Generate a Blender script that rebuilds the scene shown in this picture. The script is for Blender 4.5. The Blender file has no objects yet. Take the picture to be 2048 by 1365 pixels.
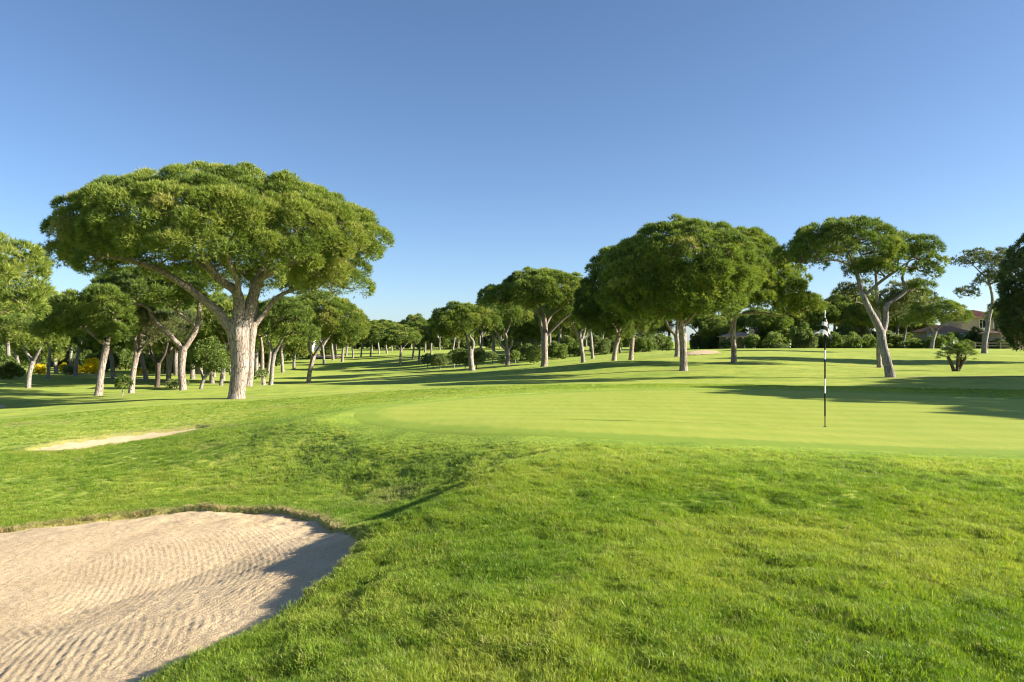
import bpy, math, random
import numpy as np

# ------------------------------------------------------------------ camera, sky, sun, exposure
scene = bpy.context.scene
COL = scene.collection
FPX, CX, CY, EYE = 1500.0, 1024.0, 682.5, 1.66      # photo pixels: focal length, centre; eye height in metres
cam_d = bpy.data.cameras.new('camera')
cam_d.sensor_width = 36.0
cam_d.lens = 36.0 * FPX / 2048.0
cam_d.clip_start = 0.05
cam_d.clip_end = 6000
cam = bpy.data.objects.new('camera', cam_d)
cam.location = (0, 0, EYE)
cam.rotation_euler = (math.radians(90), 0, 0)
COL.objects.link(cam)
scene.camera = cam

SUN_EL, SUN_AZ = math.radians(22.5), math.radians(94)   # azimuth clockwise from +Y
world = bpy.data.worlds.new('World')
scene.world = world
world.use_nodes = True
wn, wl = world.node_tree.nodes, world.node_tree.links
wn.clear()
w_out = wn.new('ShaderNodeOutputWorld')
w_bg = wn.new('ShaderNodeBackground')
w_sky = wn.new('ShaderNodeTexSky')
w_sky.sky_type = 'NISHITA'
w_sky.sun_disc = False
w_sky.sun_elevation = SUN_EL
w_sky.sun_rotation = SUN_AZ
w_sky.altitude = 0
w_sky.air_density = 0.72
w_sky.dust_density = 0.5
w_sky.ozone_density = 3.4
w_bg.inputs['Strength'].default_value = 0.063
wl.new(w_sky.outputs['Color'], w_bg.inputs['Color'])
wl.new(w_bg.outputs['Background'], w_out.inputs['Surface'])

sun_d = bpy.data.lights.new('sun', 'SUN')
sun_d.energy = 5.0
sun_d.angle = math.radians(0.53)
sun_d.color = (1.0, 0.90, 0.74)
sun = bpy.data.objects.new('sun', sun_d)
S = (math.sin(SUN_AZ) * math.cos(SUN_EL), math.cos(SUN_AZ) * math.cos(SUN_EL), math.sin(SUN_EL))
from mathutils import Vector, Matrix
sun.rotation_euler = Vector(S).to_track_quat('Z', 'Y').to_euler()
sun.location = (60, -10, 40)
COL.objects.link(sun)
scene.view_settings.view_transform = 'Standard'
scene.view_settings.look = 'None'
scene.view_settings.gamma = 1.0
scene.view_settings.exposure = 1.6
scene.view_settings.use_curve_mapping = False
scene.render.engine = 'CYCLES'
scene.cycles.filter_width = 1.1
scene.cycles.max_bounces = 6
scene.cycles.diffuse_bounces = 4
scene.cycles.transmission_bounces = 4
scene.cycles.transparent_max_bounces = 4

# ------------------------------------------------------------------ helpers
RNG = np.random.default_rng(7)
random.seed(7)


def px(x, y, D):
    return ((x - CX) / FPX * D, D, EYE - (y - CY) / FPX * D)


def pz(x, y, z):
    D = (EYE - z) * FPX / (y - CY)
    return ((x - CX) / FPX * D, D, z)


def tag(o, label=None, cat=None, group=None, kind=None):
    if label: o['label'] = label
    if cat: o['category'] = cat
    if group: o['group'] = group
    if kind: o['kind'] = kind
    return o


def empty(name, loc=(0, 0, 0), rz=0.0, scale=1.0):
    o = bpy.data.objects.new(name, None)
    o.location = loc
    o.rotation_euler = (0, 0, rz)
    o.scale = (scale,) * 3
    o.empty_display_size = 0.2
    COL.objects.link(o)
    return o


def obj(name, me, mat=None, parent=None, loc=None, rot=None, scale=None):
    o = bpy.data.objects.new(name, me)
    if mat is not None and not me.materials:
        me.materials.append(mat)
    COL.objects.link(o)
    if parent is not None: o.parent = parent
    if loc is not None: o.location = loc
    if rot is not None: o.rotation_euler = rot
    if scale is not None: o.scale = scale
    return o


def mesh_np(name, V, faces, smooth=False, attrs=None):
    """V (n,3); faces (m,3) or (m,4) array, or a list of such arrays."""
    if not isinstance(faces, (list, tuple)): faces = [faces]
    faces = [np.asarray(f, dtype=np.int32) for f in faces if len(f)]
    me = bpy.data.meshes.new(name)
    V = np.ascontiguousarray(V, dtype=np.float32)
    me.vertices.add(len(V))
    me.vertices.foreach_set('co', V.ravel())
    loops = np.concatenate([f.ravel() for f in faces])
    counts = np.concatenate([np.full(len(f), f.shape[1], dtype=np.int32) for f in faces])
    starts = np.concatenate([[0], np.cumsum(counts)[:-1]]).astype(np.int32)
    me.loops.add(len(loops))
    me.loops.foreach_set('vertex_index', loops)
    me.polygons.add(len(counts))
    me.polygons.foreach_set('loop_start', starts)
    me.polygons.foreach_set('loop_total', counts)
    me.polygons.foreach_set('use_smooth', np.full(len(counts), smooth, dtype=bool))
    me.update(calc_edges=True)
    for nm, typ, dom, data in (attrs or []):
        a = me.attributes.new(nm, typ, dom)
        a.data.foreach_set('value' if typ in ('FLOAT', 'INT') else ('color' if typ == 'FLOAT_COLOR' else 'vector'),
                           np.ascontiguousarray(data).ravel())
    return me


class MB:
    """collects boxes, prisms and tubes into one mesh"""
    def __init__(s): s.v, s.f, s.sm = [], [], False

    def box(s, x0, x1, y0, y1, z0, z1):
        b = len(s.v)
        s.v += [(x0, y0, z0), (x1, y0, z0), (x1, y1, z0), (x0, y1, z0), (x0, y0, z1), (x1, y0, z1), (x1, y1, z1), (x0, y1, z1)]
        for q in ((0, 3, 2, 1), (4, 5, 6, 7), (0, 1, 5, 4), (1, 2, 6, 5), (2, 3, 7, 6), (3, 0, 4, 7)):
            s.f.append(tuple(b + i for i in q))
        return s

    def poly(s, pts, faces):
        b = len(s.v)
        s.v += [tuple(p) for p in pts]
        s.f += [tuple(b + i for i in q) for q in faces]
        return s

    def lathe(s, prof, n=12, c=(0, 0)):
        b = len(s.v)
        for r, z in prof:
            for k in range(n):
                a = 2 * math.pi * k / n
                s.v.append((c[0] + r * math.cos(a), c[1] + r * math.sin(a), z))
        m = len(prof)
        for i in range(m - 1):
            for k in range(n):
                k2 = (k + 1) % n
                s.f.append((b + i * n + k, b + i * n + k2, b + (i + 1) * n + k2, b + (i + 1) * n + k))
        s.f.append(tuple(b + (m - 1) * n + k for k in range(n)))
        s.f.append(tuple(b + k for k in reversed(range(n))))
        return s

    def mesh(s, name, smooth=False):
        me = bpy.data.meshes.new(name)
        me.from_pydata(s.v, [], s.f)
        if smooth: me.polygons.foreach_set('use_smooth', [True] * len(me.polygons))
        me.update()
        return me


def _hash(ix, iy, seed):
    h = (ix.astype(np.int64) * 374761393 + iy.astype(np.int64) * 668265263 + seed * 982451653) & 0xFFFFFFFF
    h = ((h ^ (h >> 13)) * 1274126177) & 0xFFFFFFFF
    h = (h ^ (h >> 16)) & 0xFFFFFF
    return h / float(0xFFFFFF)


def vnoise(x, y, seed=0):
    x = np.asarray(x, float); y = np.asarray(y, float)
    ix, iy = np.floor(x), np.floor(y)
    fx, fy = x - ix, y - iy
    fx = fx * fx * fx * (fx * (fx * 6 - 15) + 10); fy = fy * fy * fy * (fy * (fy * 6 - 15) + 10)
    ix = ix.astype(np.int64); iy = iy.astype(np.int64)
    a, b = _hash(ix, iy, seed), _hash(ix + 1, iy, seed)
    c, d = _hash(ix, iy + 1, seed), _hash(ix + 1, iy + 1, seed)
    return (a + (b - a) * fx) * (1 - fy) + (c + (d - c) * fx) * fy - 0.5


def fbm(x, y, seed=0, octv=3):
    s = 0; a = 1.0
    for k in range(octv):
        s = s + a * vnoise(x * 2 ** k + 17.3 * k, y * 2 ** k - 9.1 * k, seed + k); a *= 0.5
    return s


def sstep(a, b, x):
    t = np.clip((x - a) / (b - a), 0, 1)
    return t * t * (3 - 2 * t)


def catmull(P, n, closed=False):
    P = np.asarray(P, float)
    m = len(P)
    out = []
    segs = m if closed else m - 1
    for i in range(segs):
        if closed:
            p0, p1, p2, p3 = P[(i - 1) % m], P[i], P[(i + 1) % m], P[(i + 2) % m]
        else:
            p0, p1, p2, p3 = P[max(i - 1, 0)], P[i], P[i + 1], P[min(i + 2, m - 1)]
        for k in range(n):
            t = k / n
            out.append(0.5 * ((2 * p1) + (-p0 + p2) * t + (2 * p0 - 5 * p1 + 4 * p2 - p3) * t * t + (-p0 + 3 * p1 - 3 * p2 + p3) * t ** 3))
    if not closed: out.append(P[-1])
    return np.array(out)


class SDF:
    """signed distance to a smooth closed outline in plan; positive inside"""
    def __init__(s, pts, n=10):
        s.P = catmull(pts, n, True)
        s.lo, s.hi = s.P.min(0), s.P.max(0)

    def __call__(s, x, y, reach=4.0):
        x = np.asarray(x, float); y = np.asarray(y, float)
        shp = x.shape
        q = np.stack([x.ravel(), y.ravel()], 1)
        out = np.full(len(q), -reach)
        near = np.where((q[:, 0] > s.lo[0] - reach) & (q[:, 0] < s.hi[0] + reach) & (q[:, 1] > s.lo[1] - reach) & (q[:, 1] < s.hi[1] + reach))[0]
        A = s.P; B = np.roll(s.P, -1, 0)
        for c0 in range(0, len(near), 20000):
            id_ = near[c0:c0 + 20000]
            p = q[id_]
            dmin = np.full(len(p), 1e9); ins = np.zeros(len(p), bool)
            for a, b in zip(A, B):
                ab = b - a
                t = np.clip(((p - a) @ ab) / (ab @ ab + 1e-12), 0, 1)
                dd = p - a - t[:, None] * ab
                dmin = np.minimum(dmin, (dd * dd).sum(1))
                cr = (a[1] > p[:, 1]) != (b[1] > p[:, 1])
                if cr.any():
                    xi = a[0] + (p[:, 1] - a[1]) * ab[0] / (ab[1] if abs(ab[1]) > 1e-12 else 1e-12)
                    ins ^= cr & (p[:, 0] < xi)
            dm = np.sqrt(dmin)
            out[id_] = np.maximum(np.where(ins, dm, -dm), -reach)
        return out.reshape(shp)


# ------------------------------------------------------------------ materials
def new_mat(name):
    m = bpy.data.materials.new(name)
    m.use_nodes = True
    nt = m.node_tree
    nt.nodes.clear()
    out = nt.nodes.new('ShaderNodeOutputMaterial')
    return m, nt, nt.nodes, nt.links, out


def N(nodes, typ, **kw):
    n = nodes.new(typ)
    for k, v in kw.items(): setattr(n, k, v)
    return n


def ramp(nodes, stops):
    r = nodes.new('ShaderNodeValToRGB')
    e = r.color_ramp.elements
    while len(e) < len(stops): e.new(0.5)
    for i, (p, c) in enumerate(stops):
        e[i].position = p
        e[i].color = (*c, 1.0)
    return r


def mat_plain(name, col, rough=0.6, noise_scale=None, amount=0.25, bump=0.0, metallic=0.0):
    m, nt, nodes, links, out = new_mat(name)
    b = N(nodes, 'ShaderNodeBsdfPrincipled')
    b.inputs['Roughness'].default_value = rough
    b.inputs['Metallic'].default_value = metallic
    b.inputs['Base Color'].default_value = (*col, 1)
    if noise_scale:
        tc = N(nodes, 'ShaderNodeTexCoord')
        ns = N(nodes, 'ShaderNodeTexNoise')
        ns.inputs['Scale'].default_value = noise_scale
        ns.inputs['Detail'].default_value = 5
        links.new(tc.outputs['Object'], ns.inputs['Vector'])
        r = ramp(nodes, [(0.3, tuple(c * (1 - amount) for c in col)), (0.7, tuple(min(1, c * (1 + amount)) for c in col))])
        links.new(ns.outputs['Fac'], r.inputs['Fac'])
        links.new(r.outputs['Color'], b.inputs['Base Color'])
        if bump:
            bp = N(nodes, 'ShaderNodeBump')
            bp.inputs['Strength'].default_value = bump
            bp.inputs['Distance'].default_value = 0.02
            links.new(ns.outputs['Fac'], bp.inputs['Height'])
            links.new(bp.outputs['Normal'], b.inputs['Normal'])
    links.new(b.outputs['BSDF'], out.inputs['Surface'])
    return m


def mat_leaf(name, stops, transl=0.35, rough=0.55, spec=0.25, attr='tint', vec_tint=False, instancer=False):
    m, nt, nodes, links, out = new_mat(name)
    at = N(nodes, 'ShaderNodeAttribute')
    at.attribute_name = attr
    if instancer: at.attribute_type = 'INSTANCER'
    if vec_tint:
        colsock = at.outputs['Color']
    else:
        r = ramp(nodes, stops)
        links.new(at.outputs['Fac'], r.inputs['Fac'])
        colsock = r.outputs['Color']
    b = N(nodes, 'ShaderNodeBsdfPrincipled')
    b.inputs['Roughness'].default_value = rough
    b.inputs['Specular IOR Level'].default_value = spec
    links.new(colsock, b.inputs['Base Color'])
    t = N(nodes, 'ShaderNodeBsdfTranslucent')
    hs = N(nodes, 'ShaderNodeHueSaturation')
    hs.inputs['Saturation'].default_value = 1.1
    hs.inputs['Value'].default_value = 1.35
    links.new(colsock, hs.inputs['Color'])
    links.new(hs.outputs['Color'], t.inputs['Color'])
    mx = N(nodes, 'ShaderNodeMixShader')
    mx.inputs['Fac'].default_value = transl
    links.new(b.outputs['BSDF'], mx.inputs[1])
    links.new(t.outputs['BSDF'], mx.inputs[2])
    links.new(mx.outputs['Shader'], out.inputs['Surface'])
    return m


M = {}
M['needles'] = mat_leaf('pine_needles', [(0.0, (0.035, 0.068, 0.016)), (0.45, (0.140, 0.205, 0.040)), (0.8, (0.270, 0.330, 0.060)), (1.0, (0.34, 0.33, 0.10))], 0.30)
M['needles_grey'] = mat_leaf('dusty_pine_needles', [(0.0, (0.040, 0.062, 0.022)), (0.5, (0.115, 0.150, 0.050)), (1.0, (0.23, 0.24, 0.10))], 0.30)
M['needles_dark'] = mat_leaf('dark_needles', [(0.0, (0.026, 0.050, 0.018)), (0.6, (0.095, 0.140, 0.045)), (1.0, (0.17, 0.21, 0.07))], 0.2)
M['leaves'] = mat_leaf('broad_leaves', [(0.0, (0.045, 0.080, 0.022)), (0.5, (0.145, 0.210, 0.045)), (1.0, (0.28, 0.34, 0.09))], 0.35, spec=0.4)
M['leaves_pale'] = mat_leaf('pale_leaves', [(0.0, (0.06, 0.085, 0.03)), (0.5, (0.15, 0.20, 0.06)), (1.0, (0.27, 0.32, 0.12))], 0.35)
M['flowers'] = mat_leaf('yellow_flowers', [(0.0, (0.09, 0.13, 0.02)), (0.32, (0.20, 0.20, 0.02)), (0.42, (0.72, 0.56, 0.01)), (1.0, (0.85, 0.72, 0.02))], 0.3)
M['palm'] = mat_leaf('palm_leaf', [(0.0, (0.06, 0.10, 0.025)), (0.6, (0.19, 0.25, 0.06)), (1.0, (0.34, 0.34, 0.12))], 0.25, spec=0.5)


def mat_bark(name, lo, mid, hi, scale=9.0, stretch=0.28):
    m, nt, nodes, links, out = new_mat(name)
    tc = N(nodes, 'ShaderNodeTexCoord')
    mp = N(nodes, 'ShaderNodeMapping')
    mp.inputs['Scale'].default_value = (1, 1, stretch)
    links.new(tc.outputs['Object'], mp.inputs['Vector'])
    wob = N(nodes, 'ShaderNodeTexNoise'); wob.inputs['Scale'].default_value = 5.0; wob.inputs['Detail'].default_value = 3
    links.new(mp.outputs['Vector'], wob.inputs['Vector'])
    add = N(nodes, 'ShaderNodeMixRGB', blend_type='ADD'); add.inputs['Fac'].default_value = 0.16
    links.new(mp.outputs['Vector'], add.inputs['Color1']); links.new(wob.outputs['Color'], add.inputs['Color2'])
    vo = N(nodes, 'ShaderNodeTexVoronoi', feature='DISTANCE_TO_EDGE')
    vo.inputs['Scale'].default_value = scale
    links.new(add.outputs['Color'], vo.inputs['Vector'])
    ns = N(nodes, 'ShaderNodeTexNoise'); ns.inputs['Scale'].default_value = 14; ns.inputs['Detail'].default_value = 6
    links.new(mp.outputs['Vector'], ns.inputs['Vector'])
    big = N(nodes, 'ShaderNodeTexNoise'); big.inputs['Scale'].default_value = 1.7; big.inputs['Detail'].default_value = 3
    links.new(tc.outputs['Object'], big.inputs['Vector'])
    fr = ramp(nodes, [(0.0, (0, 0, 0)), (0.09, (1, 1, 1))])
    links.new(vo.outputs['Distance'], fr.inputs['Fac'])
    cr = ramp(nodes, [(0.30, mid), (0.62, hi)])
    links.new(ns.outputs['Fac'], cr.inputs['Fac'])
    bm = N(nodes, 'ShaderNodeMixRGB', blend_type='MULTIPLY'); bm.inputs['Fac'].default_value = 0.55
    br = ramp(nodes, [(0.30, (0.55, 0.50, 0.46)), (0.62, (1, 1, 1))])
    links.new(big.outputs['Fac'], br.inputs['Fac'])
    links.new(cr.outputs['Color'], bm.inputs['Color1']); links.new(br.outputs['Color'], bm.inputs['Color2'])
    mx = N(nodes, 'ShaderNodeMixRGB'); mx.inputs['Color1'].default_value = (*lo, 1)
    links.new(fr.outputs['Color'], mx.inputs['Fac']); links.new(bm.outputs['Color'], mx.inputs['Color2'])
    b = N(nodes, 'ShaderNodeBsdfPrincipled'); b.inputs['Roughness'].default_value = 0.9
    b.inputs['Specular IOR Level'].default_value = 0.15
    links.new(mx.outputs['Color'], b.inputs['Base Color'])
    ma = N(nodes, 'ShaderNodeMath', operation='ADD')
    links.new(fr.outputs['Color'], ma.inputs[0]); links.new(ns.outputs['Fac'], ma.inputs[1])
    bp = N(nodes, 'ShaderNodeBump'); bp.inputs['Strength'].default_value = 0.9; bp.inputs['Distance'].default_value = 0.03
    links.new(ma.outputs['Value'], bp.inputs['Height']); links.new(bp.outputs['Normal'], b.inputs['Normal'])
    links.new(b.outputs['BSDF'], out.inputs['Surface'])
    return m


M['bark'] = mat_bark('pale_pine_bark', (0.135, 0.098, 0.080), (0.285, 0.232, 0.194), (0.455, 0.395, 0.345), 13.0, 0.16)
M['bark_grey'] = mat_bark('grey_pine_bark', (0.15, 0.13, 0.115), (0.26, 0.235, 0.21), (0.40, 0.37, 0.34), 13.0, 0.18)
M['bark_limb'] = mat_bark('limb_bark', (0.12, 0.088, 0.070), (0.26, 0.208, 0.170), (0.42, 0.36, 0.31), 13, 0.3)
M['bark_dark'] = mat_bark('dark_bark', (0.05, 0.04, 0.03), (0.10, 0.08, 0.065), (0.17, 0.14, 0.12))
M['twig'] = mat_plain('twig_bark', (0.13, 0.095, 0.07), 0.9, 6, 0.3)
M['stone_white'] = mat_plain('white_paint', (0.8, 0.8, 0.78), 0.45)
M['black'] = mat_plain('black_paint', (0.006, 0.006, 0.007), 0.6)
M['black'].node_tree.nodes['Principled BSDF'].inputs['Specular IOR Level'].default_value = 0.15

# ------------------------------------------------------------------ terrain height
CP = [
    # putting green pad
    px(1650, 855, 14.4), (1.2, 11.4, 0.0), (-0.9, 13.5, -0.02), (-3.3, 16.5, -0.04), (0, 17, 0.02), (4, 20, 0.05), (2.9, 25, 0.0),
    (10, 26, 0.0), (14.5, 21, 0.0), (12, 15, 0.02), (7.5, 11, -0.02), (8, 18, 0.03),
    # near field
    (2.5, 3.65, -0.02), (0, 4, -0.08), (1.5, 7, -0.04), (4, 8, -0.03), (0, 1.5, -0.1), (5, 3, 0.0), (0, -2, 0.0), (6, -1, 0.05), (-1.4, 2, -0.2),
    # ridge beside the bunker
    (-2.15, 4.3, -0.38), (-1.60, 5.6, -0.33), (-1.28, 6.7, -0.26), (-0.80, 7.7, -0.13), (-0.25, 9.2, -0.05), (-1.4, 3.6, -.22), (-.6, 5.6, -.12), (.4, 10.4, -.02), (-1.45, 11.9, -.47), (-1.66, 11.1, -.68), (-.35, 11.1, -.29), (-.75, 12.7, -.12), (.1, 12.0, -.05), (-2.75, 14.1, -.24), (-4.3, 16.2, -.12), (-2.66, 12.3, -.74), (-2.85, 11.2, -.80), (-1.25, 9.2, -.50),
    # far rim of the bunker and beyond
    (-7.35, 10.8, -1.05), (-6.2, 11.3, -0.97), (-4.7, 11.3, -0.88), (-3.05, 10.7, -0.78), (-1.96, 8.8, -0.56), (-10.8, 8, -1.15), (-10.5, 5, -1.1), (-7, 2.3, -0.85), (-4, 2.0, -0.5),
    (-7.5, 14.5, -0.93), (-4.4, 14.7, -0.60), (-1.9, 14.9, -0.03), (-5.6, 16.6, -.36), (-11, 14, -1.08),
    pz(105, 894, -0.96), pz(385, 861, -0.80), pz(250, 882, -0.88), pz(100, 848, -0.96), pz(500, 842, -0.52), px(700, 800, 27), px(200, 822, 28), px(0, 832, 29),
    px(475, 797, 33), px(0, 792, 42), px(365, 783, 44), px(198, 791, 40), px(262, 784, 46), px(56, 776, 50), px(97, 757, 60), px(497, 771, 41),
    px(540, 771, 55), px(615, 767, 62), px(800, 760, 48), px(800, 735, 110), px(700, 722, 135), px(942, 741, 76), px(1015, 730, 80),
    px(1090, 734, 64), px(1165, 726, 70), px(1230, 723, 55), px(1262, 723, 57), px(1185, 718, 78), px(1367, 742, 43), px(1355, 714, 58),
    px(1467, 727, 49), px(1778, 754, 36), px(1759, 736, 47), px(1913, 742, 43), px(1969, 708, 68), px(1500, 700, 80), px(1700, 697, 85),
    px(1300, 706, 75), px(2000, 699, 85), px(1500, 700, 80), (40, 115, 0.35), (75, 120, 0.35), px(900, 713, 120), px(990, 702, 125), px(750, 706, 200),
    px(1050, 765, 38), px(1600, 768, 33), px(950, 770, 36),
    (0, -12, 0), (15, -10, 0.1), (-15, -8, -0.6), (-16, 4, -1.0), (20, 6, 0.1), (30, 20, 0.1), (40, 40, 0.2), (-30, 22, -1.2), (-45, 50, -1.4),
    (-80, 120, -1.3), (80, 80, 0.8), (0, -60, 0), (-70, -20, -1), (70, -20, 0.3), (-10, 240, -1.3), (120, 200, 0), (-150, 220, -1.2),
]
CP = np.array(sorted(set((round(a, 4), round(b, 4), round(c, 4)) for a, b, c in CP)))


def _tps_k(r2):
    return np.where(r2 > 1e-12, 0.5 * r2 * np.log(np.maximum(r2, 1e-12)), 0)


_sc = 20.0
_P = CP[:, :2] / _sc
_n = len(_P)
_K = _tps_k(((_P[:, None] - _P[None]) ** 2).sum(2)) + np.eye(_n) * 2e-4
_Q = np.hstack([np.ones((_n, 1)), _P])
_A = np.block([[_K, _Q], [_Q.T, np.zeros((3, 3))]])
_W = np.linalg.solve(_A, np.concatenate([CP[:, 2], np.zeros(3)]))


def tps(x, y):
    x = np.asarray(x, float); y = np.asarray(y, float)
    shp = x.shape
    q = np.stack([x.ravel(), y.ravel()], 1) / _sc
    r = np.hypot(q[:, 0], q[:, 1]) * _sc
    out = np.empty(len(q))
    for c in range(0, len(q), 50000):
        qq = q[c:c + 50000]
        k = _tps_k(((qq[:, None] - _P[None]) ** 2).sum(2))
        out[c:c + 50000] = k @ _W[:_n] + _W[_n] + qq @ _W[_n + 1:]
    far = sstep(150, 280, r)
    return (np.clip(out, -4, 3) * (1 - far) + (-1.0) * far).reshape(shp)


GREEN = SDF([(-3.6, 16.9), (-2.45, 15.0), (-0.8, 13.4), (1.3, 12.3), (4.2, 11.55), (7.6, 11.0), (11.5, 11.1), (15.0, 13.2), (16.5, 17.0), (15.2, 20.6), (12.0, 23.6), (8.0, 25.4), (3.6, 25.2), (-0.4, 23.2), (-3.2, 20.0)], 10)
BUNK = SDF([(-10, 10.0), (-7.35, 10.8), (-6.1, 11.3), (-4.7, 11.35), (-3.1, 10.75), (-2.0, 9.0), (-1.42, 7.2), (-1.50, 6.2), (-1.77, 5.3), (-2.2, 4.4), (-2.8, 3.3), (-4.2, 2.4), (-7, 2.7), (-9.8, 4.4), (-10.9, 7.3)], 10)
BUNK2 = SDF([(-11.6, 18.1), (-10.5, 18.0), (-9.1, 19.1), (-8.5, 20.7), (-9.0, 21.6), (-10.4, 21.2), (-11.5, 20.0), (-11.9, 18.9)], 8)
BFLOOR, B2FLOOR = -0.74, -1.25


def rim_noise(x, y):
    return 0.035 * vnoise(x * 2.3, y * 2.3, 3) + 0.035 * vnoise(x * 7, y * 7, 4)


def bunk_d(x, y):
    return BUNK(x, y) + rim_noise(x, y)


def bunk2_d(x, y):
    return BUNK2(x, y) + 0.8 * rim_noise(x, y)


def sand_h(x, y, d, base):
    # the near (right) bank falls steeply, the far face is a long apron of sand
    side = sstep(-4.6, -2.2, x) * (1 - sstep(8.2, 10.0, y))
    wid = 2.6 * (1 - side) + (3.6 - 1.3 * sstep(5.4, 7.6, y)) * side
    t = np.clip(d / wid, 0, 1)
    bowl = 1 - (1 - t) ** 2
    floor = BFLOOR - 0.03 * np.clip(-x - 2.0, 0, 6)
    far = (base - 0.06) * (1 - bowl) + floor * bowl
    lipz = np.interp(y, [3.0, 4.3, 5.6, 6.7, 7.7, 9.0], [-.38, -.38, -.33, -.29, -.38, -.55])
    slope = np.interp(y, [4.0, 5.2, 6.4, 7.4, 9.0], [.08, .10, .15, .20, .22])
    near = np.maximum(lipz - 0.05 - slope * d, floor)
    k = sstep(-6.8, -2.2, x) * (1 - sstep(7.6, 9.6, y))
    return far * (1 - k) + near * k


def sand2_h(x, y, d, base):
    t = np.clip(d / 1.5, 0, 1)
    return (base - 0.06) - 0.15 * (1 - (1 - t) ** 2)


CREST = np.array([(-0.95, 7.3), (-0.8, 7.7), (-0.28, 9.1), (0.35, 10.3), (1.1, 11.1)])


def crest_dist(x, y):
    """plan distance to the crest of the bank that runs from the bunker's near lip up to the green"""
    out = np.full(np.shape(x), 1e9)
    for a, b in zip(CREST[:-1], CREST[1:]):
        ab = b - a
        t = np.clip(((x - a[0]) * ab[0] + (y - a[1]) * ab[1]) / (ab @ ab), 0, 1)
        out = np.minimum(out, np.hypot(x - a[0] - t * ab[0], y - a[1] - t * ab[1]))
    return out


def base_h(x, y):
    r = np.hypot(x, y)
    h = tps(x, y)
    g = sstep(-1.2, 0.3, GREEN(x, y))
    h = h + (1 - g) * sstep(14, 45, r) * 0.16 * fbm(x / 9.0, y / 9.0, 11) * (1 - 0.4 * sstep(60, 120, r))
    h = h + 0.10 * np.exp(-(crest_dist(x, y) / 0.5) ** 2)
    near = (1 - g) * (1 - sstep(13, 24, r))
    h = h + near * (0.045 * fbm(x / 0.8, y / 0.8, 21, 2) + 0.040 * fbm(x / 0.30, y / 0.30, 31, 2))
    return h


def ground_h(x, y):
    x = np.asarray(x, float); y = np.asarray(y, float)
    h = base_h(x, y)
    d = bunk_d(x, y)
    m = d > -0.3
    if m.any():
        hs = sand_h(x[m], y[m], np.maximum(d[m], 0), h[m])
        lip = 0.02 * np.exp(-((d[m] + 0.12) / 0.15) ** 2)
        k = sstep(-0.01, 0.05, d[m])
        h = h.copy()
        h[m] = (h[m] + lip) * (1 - k) + (hs - 0.07) * k
    d = bunk2_d(x, y)
    m = d > -0.3
    if m.any():
        hs = sand2_h(x[m], y[m], np.maximum(d[m], 0), h[m])
        k = sstep(-0.02, 0.12, d[m])
        h = h.copy()
        h[m] = h[m] * (1 - k) + (hs - 0.07) * k
    return h


def gz(x, y):
    return float(ground_h(np.array([x]), np.array([y]))[0])


# ground mesh: one sheet, fine near the viewer, reaching the horizon
az = np.concatenate([np.arange(-50, 50.01, 0.25), np.arange(52, 308, 3.0)])
az = np.radians(az)
rings = [0.0]
r = 0.5
while r < 3.0: rings.append(r); r += 0.2
while r < 13.0: rings.append(r); r += 0.055
while r < 30.0: rings.append(r); r *= 1.011
while r < 3000: rings.append(r); r *= 1.035
R_ = np.array(rings[1:])
AA, RR = np.meshgrid(az, R_)
GX, GY = RR * np.sin(AA), RR * np.cos(AA)
GZ = ground_h(GX, GY)
nr, na = GX.shape
V = np.stack([GX.ravel(), GY.ravel(), GZ.ravel()], 1)
V = np.vstack([V, [[0, 0, gz(0, 0)]]])
I = np.arange(nr * na).reshape(nr, na)
q = np.stack([I[:-1], np.roll(I, -1, 1)[:-1], np.roll(I, -1, 1)[1:], I[1:]], -1).reshape(-1, 4)[:, ::-1]
tri = np.stack([np.full(na, nr * na), np.roll(I[0], -1), I[0]], 1)[:, ::-1]
gd = np.concatenate([GREEN(GX, GY).ravel(), [-4]])
bd = np.concatenate([np.maximum(bunk_d(GX, GY), bunk2_d(GX, GY) * 0.6).ravel(), [-4]])
ground_me = mesh_np('ground', V, [q, tri], True, [('green_d', 'FLOAT', 'POINT', gd.astype(np.float32)), ('bunk_d', 'FLOAT', 'POINT', bd.astype(np.float32))])


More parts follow.
